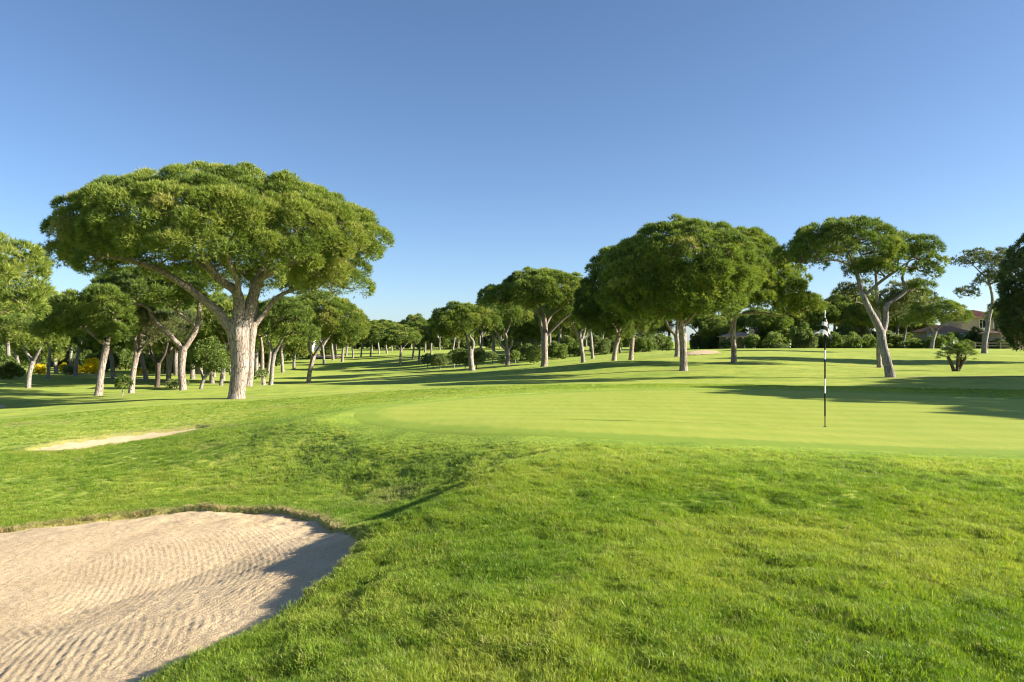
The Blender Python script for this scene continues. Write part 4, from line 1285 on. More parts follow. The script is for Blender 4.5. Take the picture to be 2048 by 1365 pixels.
def make_bush(w, h, seed, fol):
    rg = np.random.default_rng(seed)
    lobes = [(0, 0, h * .5, w * .36, w * .34, h * .46)]
    for k in range(4):
        a = 6.28 * k / 4 + rg.random()
        lobes.append((w * .26 * math.cos(a), w * .24 * math.sin(a), h * rg.uniform(.3, .55), w * .24, w * .24, h * .36))
    m, (C, O, R) = bush_mesh('bush', lobes, 0.22 * max(w, h) ** 0.6, fol, seed)
    return m, stems(C, O, R, seed, h * .3)


BUSH = {}
for key, (w, h, sd, fol) in {'round': (2.0, 1.4, 301, BUSH_FOL), 'low': (2.6, 1.1, 302, dict(BUSH_FOL, tint=0.4)), 'broom': (2.2, 1.5, 303, dict(BUSH_FOL, den=90, L=.10, W=.07, tint=0.50, pvar=0.20)),
                             'hedge': (3.4, 2.6, 304, dict(BUSH_FOL, den=34, L=.22, W=.10))}.items():
    BUSH[key] = make_bush(w, h, sd, fol)
_bushmat = {}


def put_bush(key, xp, D, scale, label, mat, name='bush', group=None, cat='bush', sz=1.0):
    fm, sm_ = BUSH[key]
    if (key, mat) not in _bushmat:
        f2 = fm.copy(); f2.materials.clear(); f2.materials.append(M[mat]); _bushmat[(key, mat)] = f2
    if not sm_.materials: sm_.materials.append(M['twig'])
    x = (xp - CX) / FPX * D
    root = empty(name, (x, D, gz(x, D) - 0.05), wood.uniform(0, 6.28), scale)
    root.scale = (scale, scale, scale * sz)
    tag(root, label, cat, group)
    obj('foliage', _bushmat[(key, mat)], None, root)
    obj('stem', sm_, None, root)
    return root


put_bush('broom', 186, 80, 1.15, 'bright yellow flowering bush, widest of the yellow bushes in the wood', 'flowers', 'broom_bush')
put_bush('broom', 127, 84, .75, 'small bright yellow bush left of the widest yellow bush', 'flowers', 'broom_bush')
put_bush('broom', 155, 76, .7, 'low yellow bush in front of the widest yellow bush', 'flowers', 'broom_bush')
put_bush('broom', 80, 74, .7, 'yellow bush beside the slim shaded pine', 'flowers', 'broom_bush')
put_bush('broom', 285, 84, .6, 'small yellow bush right of the pinkish trunks', 'flowers', 'broom_bush')
put_bush('round', 140, 73, .8, 'pale green rounded bush among the yellow bushes', 'leaves_pale')
put_bush('round', 28, 62, .9, 'pale rounded bush near the left edge of the wood', 'leaves_pale')
put_bush('hedge', 5, 58, .75, 'dark low bush at the left edge of the wood', 'leaves')
for k, (xp, D, s) in enumerate([(60, 96, 1.1), (120, 104, 1.2), (165, 98, 1.0), (205, 92, 1.1), (240, 100, 1.2), (300, 90, 1.0), (330, 96, 1.0), (380, 100, 1.1), (425, 96, 1.1), (450, 104, 1.2), (20, 100, 1.1)]):
    put_bush('hedge', xp, D, s, 'dark shrub on the floor of the left wood', 'leaves', 'shrub', 'shrubs in the left wood')
for k, (xp, D, s) in enumerate([(605, 150, 1.1), (655, 158, 1.0), (580, 140, 1.1)]):
    put_bush('hedge', xp, D, s, 'rounded shrub at the far end of the fairway by the sand patch', 'leaves', 'shrub', 'shrubs at the far end of the fairway')
for k, (xp, D, s) in enumerate([(1040, 92, .9), (1064, 88, .8), (1115, 86, .8), (1140, 92, 1.0), (1200, 90, .9), (1220, 94, .9), (1285, 92, .9), (1300, 96, 1.0), (1325, 100, .9)]):
    put_bush('hedge', xp, D, s, 'leafy shrub in the shade behind the central pines', ['leaves', 'leaves_pale', 'leaves'][k % 3], 'shrub', 'shrubs behind the central pines')
x_ = 1395
k = 0
while x_ < 2060:
    D = wood.uniform(96, 116)
    put_bush(['hedge', 'low', 'hedge', 'round'][k % 4], x_, D, wood.uniform(.7, 1.25) * (1.4 if k % 2 else 1), 'dark hedge shrub along the back of the far lawn', ['leaves', 'needles_dark', 'leaves', 'leaves', 'leaves_pale'][wood.randrange(5)], 'shrub', 'hedge shrubs behind the far lawn', sz=wood.uniform(.6, 1.5))
    x_ += wood.uniform(9, 20)
    k += 1
put_bush('low', 1560, 93, .7, 'pale yellowish low shrub at the back of the far lawn', 'leaves_pale')
put_bush('hedge', 1952, 106, .95, 'tall yellow green shrub beneath the villa wall', 'leaves_pale', sz=1.3)


def young_tree(name, label, bx, by, D, lobes, seed, mat='leaves_pale', group=None, r=0.035, fork=None, tint=.5, pr=.22, stake=False):
    s = D / FPX
    X, Yd, _ = px(bx, by, D)
    Zg = gz(X, Yd)
    Lo = [((x - bx) * s, dp, (by - y) * s, rx * s, ry, rz * s) for (x, y, dp, rx, rz, ry) in lobes]
    fm, (C, O, R) = bush_mesh(name + '_crown', Lo, pr, dict(BUSH_FOL, den=55, tint=tint), seed, -0.8)
    root = empty(name, (X, Yd, Zg))
    tag(root, label, 'tree', group)
    zt = Lo[0][2]
    limbs = [smooth_path([(0, 0, -.1, r), (.02, 0, zt * .5, r * .85), (Lo[0][0] * .5, 0, zt, r * .5)], .12)]
    tr = None
    if fork:
        limbs = [smooth_path([((x - bx) * s, dp, (by - y) * s - (.15 if i == 0 else 0), rr) for i, (x, y, dp, rr) in enumerate(l)], .15) for l in fork]
    for i, l in enumerate(limbs):
        v, q = tube(l[:, :3], l[:, 3], 8, rough=.04)
        o = obj('trunk' if i == 0 else 'limb', mesh_np('young_trunk', v, q, True), M['bark_grey'], root if i == 0 else tr)
        if i == 0: tr = o
    v, q = branchwork([l[len(l) // 2:] for l in limbs], C, O, R, np.random.default_rng(seed), .006, .007)
    tag(obj('branchwork', mesh_np('branchwork', v, q, True), M['twig'], root), kind='stuff')
    obj('crown', fm, M[mat], root)


young_tree('oak_tree', 'low leafy oak with forked leaning stems left of the largest trunk', 400, 776, 50,
           [(418, 712, 0, 32, 28, 1.1), (395, 715, .2, 24, 24, .9), (438, 722, -.1, 20, 24, .8), (420, 692, .1, 22, 18, .8)], 401, 'leaves', None, fork=[
               [(400, 776, 0, .12), (408, 755, 0, .11), (420, 742, 0, .09), (438, 725, 0, .05)], [(408, 756, 0, .09), (400, 742, .1, .07), (390, 728, .1, .04)], [(411, 752, 0, .08), (410, 730, .1, .06), (412, 705, .1, .03)]], tint=.45, pr=.3)
young_tree('young_pine', 'young dark sapling standing alone on the grass left of the forked pine', 245, 796, 37, [(248, 768, 0, 13, 11, .4), (242, 774, 0, 8, 7, .3)], 402, 'needles', r=.03, pr=.14, tint=.3)
young_tree('young_pine', 'small pale sapling just right of the largest trunk', 523, 772, 50, [(523, 747, 0, 15, 7, .5), (515, 750, 0, 8, 5, .3), (531, 749, 0, 8, 5, .3)], 403, 'leaves_pale', r=.03, pr=.15)
young_tree('young_pine', 'pale bushy young pine behind the forked pine trunk', 350, 776, 49, [(348, 765, 0, 14, 9, .5), (362, 762, .1, 10, 8, .4)], 404, 'leaves_pale', r=.03, pr=.16, tint=.4)
YT = 'young trees on the dip of the fairway'
for k, (bx, by, D, cx_, cy_, rx, rz, mat, lab) in enumerate([
        (855, 733, 96, 854, 715, 12, 10, 'leaves_pale', 'leftmost young tree on the dip of the fairway'),
        (866, 735, 92, 865, 719, 11, 9, 'leaves_pale', 'second young tree from the left on the fairway dip'),
        (880, 740, 86, 879, 722, 16, 13, 'leaves_pale', 'wide pale young tree left of the layered pine'),
        (908, 737, 84, 907, 715, 12, 13, 'leaves_pale', 'slim young tree next to the dark round young tree'),
        (930, 741, 80, 924, 718, 20, 17, 'leaves', 'dark round young tree immediately left of the layered pine trunk'),
        (953, 740, 80, 957, 718, 13, 18, 'leaves_pale', 'tall pale young tree immediately right of the layered pine trunk'),
        (985, 735, 88, 984, 718, 10, 9, 'leaves_pale', 'small upright young tree between layered pine and wishbone pine'),
        (1005, 732, 84, 1003, 723, 9, 8, 'leaves_pale', 'low rounded young tree touching the wishbone pine trunk'),
        (1030, 728, 84, 1030, 712, 10, 11, 'leaves', 'dark young tree right of the wishbone pine'),
        (1068, 726, 78, 1070, 706, 18, 17, 'leaves', 'leafy young tree left of the wide flat pine trunk')]):
    young_tree('young_tree', lab, bx, by, D, [(cx_, cy_, 0, rx, rz, rx * D / FPX), (cx_ + rx * .5, cy_ + 3, .2, rx * .6, rz * .6, rx * .6 * D / FPX)], 410 + k, mat, YT, r=.05, pr=.22)

# undergrowth closing the view under the far trees
def thicket(spots, label, group, mat='leaves'):
    for (xp, D, s, sz) in spots:
        put_bush('hedge', xp, D, s, label, mat, 'shrub', group, sz=sz)


thicket([(xp + wood.uniform(-14, 14), wood.uniform(225, 300), wood.uniform(1.6, 2.6), wood.uniform(.7, 1.3)) for xp in range(-60, 1300, 24)], 'dark undergrowth shrub beneath the far tree line', 'undergrowth of the far tree line')
thicket([(xp + wood.uniform(-10, 10), wood.uniform(112, 135), wood.uniform(1.0, 1.7), wood.uniform(.7, 1.3)) for xp in range(-50, 560, 24)], 'dark undergrowth shrub at the back of the left wood', 'undergrowth of the left wood')
for k in range(22):
    D = wood.uniform(118, 170)
    copy_tree((PROTO + PROTO_G)[k % 7], (-50 + 27 * k - CX) / FPX * D, D, wood.uniform(8.5, 10.5), 'umbrella pine at the back of the left wood', 'pines at the back of the left wood', rg=wood)

# ------------------------------------------------------------------ fan palm clump and date palm


def fan_leaf(seed):
    rg = np.random.default_rng(seed)
    V, F, T = [], [], []
    # stalk then a fan of pointed blades; the leaf lies along +X, curling down
    st = np.array([(0, 0, 0), (.28, 0, .06), (.55, 0, .08)])
    v, q = tube(st, np.array([.012, .010, .008]), 4)
    V.append(v); F.append(q); b = len(v); T += [0.5] * len(q)
    n = 17
    for k in range(n):
        a = (k / (n - 1) - .5) * 3.5
        ln = .46 * (1 - .25 * abs(a) / 1.75) * rg.uniform(.9, 1.08)
        dx, dy = math.cos(a), math.sin(a)
        px_, py_ = -dy, dx
        p0 = np.array([.55, 0, .08])
        w = .022
        pts = [p0, p0 + np.array([dx * ln * .5 + px_ * w, dy * ln * .5 + py_ * w, .04]), p0 + np.array([dx * ln, dy * ln, -.02 - .10 * rg.random()]), p0 + np.array([dx * ln * .5 - px_ * w, dy * ln * .5 - py_ * w, .05])]
        V.append(np.array(pts)); F.append(np.array([[b, b + 1, b + 2, b + 3]])); b += 4
        T.append(float(np.clip(.5 + rg.normal() * .12, 0, 1)))
    return mesh_np('fan_leaf', np.vstack(V), np.vstack(F), False, [('tint', 'FLOAT', 'FACE', np.array(T, np.float32))])


M['palm_trunk'] = mat_bark('palm_fibre', (0.06, 0.045, 0.03), (0.13, 0.10, 0.07), (0.22, 0.17, 0.12), 16, 1.0)
FL = [fan_leaf(501), fan_leaf(502), fan_leaf(503)]
X, Yd, _ = px(1913, 742, 43)
root = empty('fan_palm', (X, Yd, gz(X, Yd)), 0, .9)
tag(root, 'squat fan palm clump with several short shaggy trunks on the lawn', 'palm')
prg = random.Random(9)
for (bx_, dx, dy, h, n) in [(-.10, -.55, .05, .95, 15), (.02, .05, -.12, 1.20, 26), (.14, .30, .15, 1.10, 22), (.05, .62, -.05, .85, 14)]:
    rows = [(bx_, dy * .3, -.1, .12), (bx_ + dx * .35, dy * .6, h * .45, .10), (bx_ + dx * .7, dy, h * .9, .11), (bx_ + dx * .75, dy, h, .08)]
    s_ = smooth_path(rows, .06)
    v, q = tube(s_[:, :3], s_[:, 3] * (1 + .14 * np.sin(np.arange(len(s_)) * 2.4)), 10, rough=.08)
    obj('trunk', mesh_np('palm_trunk', v, q, True), M['palm_trunk'], root)
    for k in range(n):
        el = prg.uniform(-.25, 1.35)
        obj('frond', FL[k % 3], M['palm'], root, (rows[-1][0], dy, h - .02), (prg.uniform(-.3, .3), -el, 2.4 * k + prg.uniform(-.2, .2)), (prg.uniform(.8, 1.1),) * 3)


def feather_leaf(seed, L=2.2):
    rg = np.random.default_rng(seed)
    t = np.linspace(0, 1, 9)
    st = np.stack([L * (t * .92), 0 * t, L * (.34 * t - .62 * t * t)], 1)
    v, q = tube(st, .02 * (1 - .7 * t), 4)
    V, F, T = [v], [q], [.5] * len(q)
    b = len(v)
    for k in range(26):
        s = .12 + .86 * k / 25
        p = np.array([np.interp(s, t, st[:, i]) for i in range(3)])
        for sd in (-1, 1):
            ln = .50 * math.sin(math.pi * min(1, .25 + .75 * s)) + .12
            d = np.array([.45, sd * .8, -.12 + .15 * rg.normal()]); d /= np.linalg.norm(d)
            o = np.array([.03, 0, .01])
            V.append(np.array([p - o, p + o, p + d * ln])); F.append(np.array([[b, b + 1, b + 2, b + 2]])); b += 3
            T.append(float(np.clip(.5 + rg.normal() * .15, 0, 1)))
    F = [np.vstack([f for f in F if len(f)])]
    quads = F[0]
    tri = quads[quads[:, 2] == quads[:, 3]][:, :3]
    qd = quads[quads[:, 2] != quads[:, 3]]
    return mesh_np('feather_leaf', np.vstack(V), [qd, tri], False, [('tint', 'FLOAT', 'FACE', np.array(T, np.float32))])


FE = [feather_leaf(511), feather_leaf(512)]
for (xp, D, h, s, lab) in [(1992, 100, 4.0, 1.0, 'feathery date palm beside the slender pine near the villa'), (1338, 112, 3.6, .9, 'small date palm glimpsed left of the tallest pine')]:
    x = (xp - CX) / FPX * D
    root = empty('date_palm', (x, D, gz(x, D)), 0, s)
    tag(root, lab, 'palm')
    v, q = tube(smooth_path([(0, 0, -.2, .26), (.05, 0, h * .5, .22), (0, 0, h, .24)], .12)[:, :3], smooth_path([(0, 0, -.2, .26), (.05, 0, h * .5, .22), (0, 0, h, .24)], .12)[:, 3], 10, rough=.06)
    obj('trunk', mesh_np('date_palm_trunk', v, q, True), M['palm_trunk'], root)
    for k in range(26):
        obj('frond', FE[k % 2], M['palm'], root, (0, 0, h), (prg.uniform(-.2, .2), -prg.uniform(-.35, 1.2), 2.399 * k), (prg.uniform(.85, 1.1),) * 3)

# ------------------------------------------------------------------ villa, pavilion, far white building, fence, markers
M['stucco'] = mat_plain('cream_stucco', (0.50, 0.43, 0.32), 0.85, 1.2, 0.10)
M['stucco_white'] = mat_plain('white_stucco', (0.58, 0.57, 0.54), 0.85, 1.2, 0.08)
M['stucco_pink'] = mat_plain('pinkish_stucco', (0.50, 0.36, 0.28), 0.85, 1.2, 0.10)
M['terracotta'] = mat_plain('terracotta_tiles', (0.42, 0.25, 0.17), 0.8, 5, 0.3)
M['glass'] = mat_plain('dark_window_glass', (0.02, 0.025, 0.03), 0.08)
M['wood_grey'] = mat_plain('weathered_wood', (0.22, 0.18, 0.14), 0.85, 8, 0.25)


def hip_roof(w, d, z, h, ov=.35):
    m = MB()
    a, b = w / 2 + ov, d / 2 + ov
    rl = max(0.05, a - b)
    m.poly([(-a, -b, z), (a, -b, z), (a, b, z), (-a, b, z), (-rl, 0, z + h), (rl, 0, z + h), (-a, -b, z - .12), (a, -b, z - .12), (a, b, z - .12), (-a, b, z - .12)],
           [(0, 1, 5, 4), (1, 2, 5), (2, 3, 4, 5), (3, 0, 4), (0, 6, 7, 1), (1, 7, 8, 2), (2, 8, 9, 3), (3, 9, 6, 0), (9, 8, 7, 6)])
    return m


def tile_ridges(w, d, z, h, ov=.35):
    """rows of curved cover tiles running down the front and back slopes, one mesh"""
    m = MB()
    a, b = w / 2 + ov, d / 2 + ov
    rl = max(0.05, a - b)
    x = -a + .2
    while x < a - .1:
        top = 1.0 if abs(x) < rl else max(0.05, (a - abs(x)) / max(a - rl, 1e-6))
        for sgn in (-1, 1):
            y0, y1, z0, z1 = sgn * b, sgn * b * (1 - top), z + .01, z + h * top + .01
            m.poly([(x - .07, y0, z0), (x, y0, z0 + .08), (x + .07, y0, z0), (x - .07, y1, z1), (x, y1, z1 + .08), (x + .07, y1, z1)],
                   [(0, 1, 4, 3), (1, 2, 5, 4), (0, 2, 1)] if sgn < 0 else [(3, 4, 1, 0), (4, 5, 2, 1), (1, 2, 0)])
        x += .26
    return m


def house(name, label, xp, D, blocks, windows, mat, cat='house', zoff=0):
    """blocks (cx,cy,w,d,h,roof_h); windows (x,z,w,h,front y)"""
    x = (xp - CX) / FPX * D
    root = empty(name, (x, D, gz(x, D) + zoff))
    tag(root, label, cat)
    for (cx_, cy_, w, d, h, rh) in blocks:
        obj('wall', MB().box(-w / 2, w / 2, -d / 2, d / 2, -.6, h).mesh('house_wall'), M[mat], root, (cx_, cy_, 0))
        rf = obj('roof', hip_roof(w, d, h + .003, rh).mesh('house_roof'), M['terracotta'], root, (cx_, cy_, 0))
        tag(obj('roof_tile', tile_ridges(w, d, h + .003, rh).mesh('roof_tiles'), M['terracotta'], rf), kind='stuff')
    for (wx, wz, ww, wh, wy) in windows:
        wo = obj('window', MB().box(-ww / 2 - .09, ww / 2 + .09, -.05, .02, -wh / 2 - .09, -wh / 2).box(-ww / 2 - .09, ww / 2 + .09, -.05, .02, wh / 2, wh / 2 + .09)
                 .box(-ww / 2 - .09, -ww / 2, -.05, .02, -wh / 2, wh / 2).box(ww / 2, ww / 2 + .09, -.05, .02, -wh / 2, wh / 2).box(-.03, .03, -.04, .02, -wh / 2, wh / 2).mesh('window_frame'), M['stone_white'], root, (wx, wy, wz))
        obj('pane', MB().box(-ww / 2, ww / 2, -.025, .01, -wh / 2, wh / 2).mesh('pane'), M['glass'], wo)
    return root


vil = house('villa', 'cream villa with terracotta roof half hidden behind the right hand trees', 1945, 118,
            [(0, 0, 6.5, 6, 5.0, 1.1), (-5.6, 1.2, 5.5, 5, 3.0, .9), (5.2, -.6, 4.4, 5, 3.1, .8)],
            [(-.3, 3.9, .9, 1.2, -3.0), (1.9, 3.9, .9, 1.2, -3.0), (-1.2, 1.4, 1.0, 1.6, -3.0), (-6.4, 1.6, .9, 1.2, -1.3), (-4.8, 1.6, .9, 1.2, -1.3), (5.2, 1.6, 1.1, 1.4, -3.1)], 'stucco')
obj('chimney', MB().box(-.3, .3, -.3, .3, 5.2, 6.7).box(-.38, .38, -.38, .38, 6.7, 6.8).mesh('chimney'), M['stucco'], vil, (-1.6, .6, 0))
house('garden_house', 'low pinkish building with tiled roof at the right behind the slender pine', 2014, 100, [(0, 0, 4.2, 4, 2.1, .7)], [(-.8, 1.2, .7, .9, -2.0), (.9, 1.2, .7, .9, -2.0)], 'stucco_pink')
house('garden_house', 'white low house behind the small bent umbrella pine', 1880, 112, [(0, 0, 6.0, 4, 2.6, .9)], [(-1.6, 1.6, .8, 1.0, -2.0), (.2, 1.6, .8, 1.0, -2.0), (1.8, 1.6, .8, 1.0, -2.0)], 'stucco_white')
house('garden_house', 'cream house roofs showing over the hedge left of the flagstick', 1545, 128, [(0, 0, 6.5, 5, 3.2, 1.0)], [(-1.5, 2.2, .8, 1.0, -2.5), (1.5, 2.2, .8, 1.0, -2.5)], 'stucco')
house('far_building', 'long white building glimpsed far off between trunks on the left', 585, 215, [(0, 0, 13, 6, 3.4, .8)], [(x_, 1.9, 1.2, 1.3, -3.0) for x_ in (-5, -3, -1, 1, 3, 5)], 'stucco_white', 'building')

# arched pavilion left of the long-limbed pine
x, D = (1474 - CX) / FPX * 104, 104
root = empty('pavilion', (x, D, gz(x, D)))
tag(root, 'low white arched pavilion with pale tiled roof beside a pine trunk', 'pavilion')
NB = 3
for k in range(NB + 1):
    obj('pillar', MB().box(-.13, .13, -.13, .13, -.3, 1.25).mesh('pillar'), M['stone_white'], root, (-2.0 + k * 1.333, -1.3, 0))
for k in range(NB):
    m = MB()
    n = 10
    w2 = .535
    pts, fs = [], []
    for yy in (-.11, .11):
        for j in range(n + 1):
            a = math.pi * j / n
            pts.append((-w2 * math.cos(a), yy, 1.25 + .42 * math.sin(a)))
        for j in range(n + 1):
            pts.append((-w2 + 2 * w2 * j / n, yy, 1.80))
    o = 2 * (n + 1)
    for j in range(n):
        fs += [(j, j + 1, n + 1 + j + 1, n + 1 + j), (o + j + 1, o + j, o + n + 1 + j, o + n + 1 + j + 1), (j + 1, j, o + j, o + j + 1)]
    obj('arch', m.poly(pts, fs).mesh('arch'), M['stone_white'], root, (-2.0 + (k + .5) * 1.333, -1.3, 0))
obj('wall', MB().box(-2.1, 2.1, 1.2, 1.4, -.3, 1.8).mesh('back_wall'), M['stucco'], root)
rf = obj('roof', hip_roof(4.3, 2.9, 1.803, .55, .3).mesh('pavilion_roof'), mat_plain('pale_tiles', (0.48, 0.31, 0.23), .8, 4, .25), root)
tag(obj('roof_tile', tile_ridges(4.3, 2.9, 1.803, .55, .3).mesh('pavilion_tiles'), rf.data.materials[0], rf), kind='stuff')

# post and rail fence at the right
x0, D = (1950 - CX) / FPX * 88, 88
root = empty('wooden_fence', (x0, D, gz(x0, D)))
tag(root, 'low post and rail fence behind the slender pine', 'fence')
for k in range(6):
    obj('post', MB().box(-.05, .05, -.05, .05, -.3, .8).mesh('post'), M['wood_grey'], root, (k * 1.5, 0, gz(x0 + k * 1.5, D) - gz(x0, D)))
for z_ in (.35, .68):
    for k in range(5):
        a, b = gz(x0 + k * 1.5, D) - gz(x0, D), gz(x0 + (k + 1) * 1.5, D) - gz(x0, D)
        obj('rail', MB().box(.05, 1.45, -.02, .02, -.04, .04).mesh('rail'), M['wood_grey'], root, (k * 1.5, 0, (a + b) / 2 + z_))

# striped distance post on the far lawn
X, Yd, _ = px(1580, 698, 82)
root = empty('marker_post', (X, Yd, gz(X, Yd)))
tag(root, 'short black and white striped post on the far lawn', 'marker post')
for k in range(5):
    obj('band', MB().lathe([(.045, .16 * k - (.2 if k == 0 else 0)), (.045, .16 * (k + 1))], 10).mesh('band'), M['black' if k % 2 == 0 else 'stone_white'], root)
obj('cap', MB().lathe([(.045, .80), (.03, .83)], 10).mesh('cap'), M['stone_white'], root)

# ------------------------------------------------------------------ flagstick
X, Yd, _ = px(1650, 855, 14.4)
FZ = gz(X, Yd)
root = empty('flagstick', (X, Yd, FZ))
tag(root, 'black and white banded golf flagstick with limp chequered flag on the green', 'flagstick')
ps = 14.4 / FPX
hh = lambda y: (855 - y) * ps
obj('rod', MB().lathe([(.010, -.10), (.010, hh(833))], 10).mesh('rod', True), M['black'], root)
for y0, y1, mk in [(833, 787, 'black'), (787, 758, 'stone_white'), (758, 719, 'black'), (719, 700.5, 'stone_white'), (700.5, 640, 'black')]:
    obj('band', MB().lathe([(.0125, hh(y0)), (.0145, hh(y0) + .004), (.0145, hh(y1) - .004), (.0125, hh(y1))], 14).mesh('band'), M[mk], root)
M['metal'] = mat_plain('pale_metal', (0.55, 0.58, 0.62), 0.3, metallic=0.7)
obj('tip', MB().lathe([(.011, hh(640)), (.011, hh(627)), (.007, hh(623)), (.002, hh(621))], 12).mesh('tip', True), M['metal'], root)


def mat_flag():
    m, nt, nodes, links, out = new_mat('chequered_cloth')
    uv = N(nodes, 'ShaderNodeUVMap')
    ck = N(nodes, 'ShaderNodeTexChecker')
    ck.inputs['Scale'].default_value = 1.0
    ck.inputs['Color1'].default_value = (0.012, 0.012, 0.014, 1)
    ck.inputs['Color2'].default_value = (0.62, 0.62, 0.62, 1)
    mp = N(nodes, 'ShaderNodeMapping'); mp.inputs['Scale'].default_value = (3.0, 4.0, 1); mp.inputs['Location'].default_value = (0.0, 0.0, 0.5)
    links.new(uv.outputs['UV'], mp.inputs['Vector']); links.new(mp.outputs['Vector'], ck.inputs['Vector'])
    b = N(nodes, 'ShaderNodeBsdfPrincipled'); b.inputs['Roughness'].default_value = 0.7
    t = N(nodes, 'ShaderNodeBsdfTranslucent')
    mx = N(nodes, 'ShaderNodeMixShader'); mx.inputs['Fac'].default_value = 0.2
    b.inputs['Specular IOR Level'].default_value = 0.1
    links.new(ck.outputs['Color'], b.inputs['Base Color']); links.new(ck.outputs['Color'], t.inputs['Color'])
    links.new(b.outputs['BSDF'], mx.inputs[1]); links.new(t.outputs['BSDF'], mx.inputs[2])
    links.new(mx.outputs['Shader'], out.inputs['Surface'])
    return m


# limp cloth: hangs from the pole edge, falls into deep folds to both sides
nu, nv = 48, 30
u, v = np.meshgrid(np.linspace(0, 1, nu), np.linspace(0, 1, nv))
w_ = .22 + .78 * v ** .75
xa = np.interp(u, [0, .12, .34, .46, .62, .80, .90, 1.0], [.012, -.04, -.125, -.085, .025, .130, .105, .140])
ya = np.interp(u, [0, .12, .34, .46, .62, .80, .90, 1.0], [-.012, -.030, -.020, -.055, -.040, -.020, .035, .050])
k_ = np.ones(5) / 5
for r_ in range(nv):
    xa[r_] = np.convolve(np.pad(xa[r_], 2, 'edge'), k_, 'valid'); ya[r_] = np.convolve(np.pad(ya[r_], 2, 'edge'), k_, 'valid')
xx = xa * w_ + .004 * np.sin(9 * v + 5 * u)
yy = ya * (.5 + .5 * w_) - .004
top = np.interp(u, [0, .34, .62, 1], [632, 636, 636, 646])
bot = np.interp(u, [0, .34, .55, .8, 1], [662, 666, 668, 682, 686])
z = hh(top + (bot - top) * v)
Vf = np.stack([xx.ravel(), yy.ravel(), z.ravel()], 1)
I = np.arange(nu * nv).reshape(nv, nu)
q = np.stack([I[:-1, :-1], I[:-1, 1:], I[1:, 1:], I[1:, :-1]], -1).reshape(-1, 4)
fm = mesh_np('flag', Vf, q, True)
uvl = fm.uv_layers.new(name='UVMap')
uvs = np.stack([u.ravel(), v.ravel()], 1)[q.ravel()].astype(np.float32)
uvl.data.foreach_set('uv', uvs.ravel())
obj('flag', fm, mat_flag(), root)
cup = tag(empty('hole_cup', (X, Yd, FZ)), 'hole at the foot of the flagstick', 'hole')
obj('hole_shade_disc', MB().lathe([(.055, .0075), (.055, .009)], 20).mesh('hole_shade_disc'), M['black'], cup)  # flat black disc on the turf; the hole's inner shade is put in as colour
obj('rim', MB().poly([((.060 if j % 2 else .0555) * math.cos(6.2832 * (j // 2) / 20), (.060 if j % 2 else .0555) * math.sin(6.2832 * (j // 2) / 20), .0095) for j in range(40)],
                     [(2 * j, 2 * j + 1, (2 * j + 3) % 40, (2 * j + 2) % 40) for j in range(20)]).mesh('rim'), M['stone_white'], cup)

# ------------------------------------------------------------------ grass blades in the near rough (uncountable: one object each)
M['blade'] = mat_leaf('grass_blade', None, 0.42, 0.45, 0.35, 'gtint', True, True)


def tuft_mesh(seed, n, rad, hmin, hmax, lean, w):
    rg = np.random.default_rng(seed)
    V, F = [], []
    for k in range(n):
        a, rr = rg.random() * 6.28, rad * math.sqrt(rg.random())
        x, y = rr * math.cos(a), rr * math.sin(a)
        h = rg.uniform(hmin, hmax)
        b = a + rg.normal() * 1.0
        l = lean * rg.uniform(.3, 1.3) * h
        t = rg.random() * 6.28
        px_, py_ = math.cos(t) * w, math.sin(t) * w
        m_ = (x + .35 * l * math.cos(b), y + .35 * l * math.sin(b), .62 * h)
        e = (x + l * math.cos(b), y + l * math.sin(b), h * (1 - .18 * lean))
        i = len(V)
        V += [(x - px_, y - py_, -.012), (x + px_, y + py_, -.012), (m_[0] + px_ * .8, m_[1] + py_ * .8, m_[2]), (m_[0] - px_ * .8, m_[1] - py_ * .8, m_[2]), e]
        F += [(i, i + 1, i + 2, i + 3), (i + 3, i + 2, i + 4)]
    me = bpy.data.meshes.new('tuft')
    me.from_pydata(V, [], F)
    me.materials.append(M['blade'])
    return me


tufts = bpy.data.collections.new('tufts')
for k in range(6):
    o = bpy.data.objects.new('tuft', tuft_mesh(600 + k, 34, .045, .016, .042, .95, .0014))
    tufts.objects.link(o)


def grass_points(n, rmin, rmax, amin, amax, seed):
    rg = np.random.default_rng(seed)
    r_ = np.sqrt(rg.uniform(rmin ** 2, rmax ** 2, n))
    a = rg.uniform(amin, amax, n)
    return r_ * np.sin(a), r_ * np.cos(a), rg


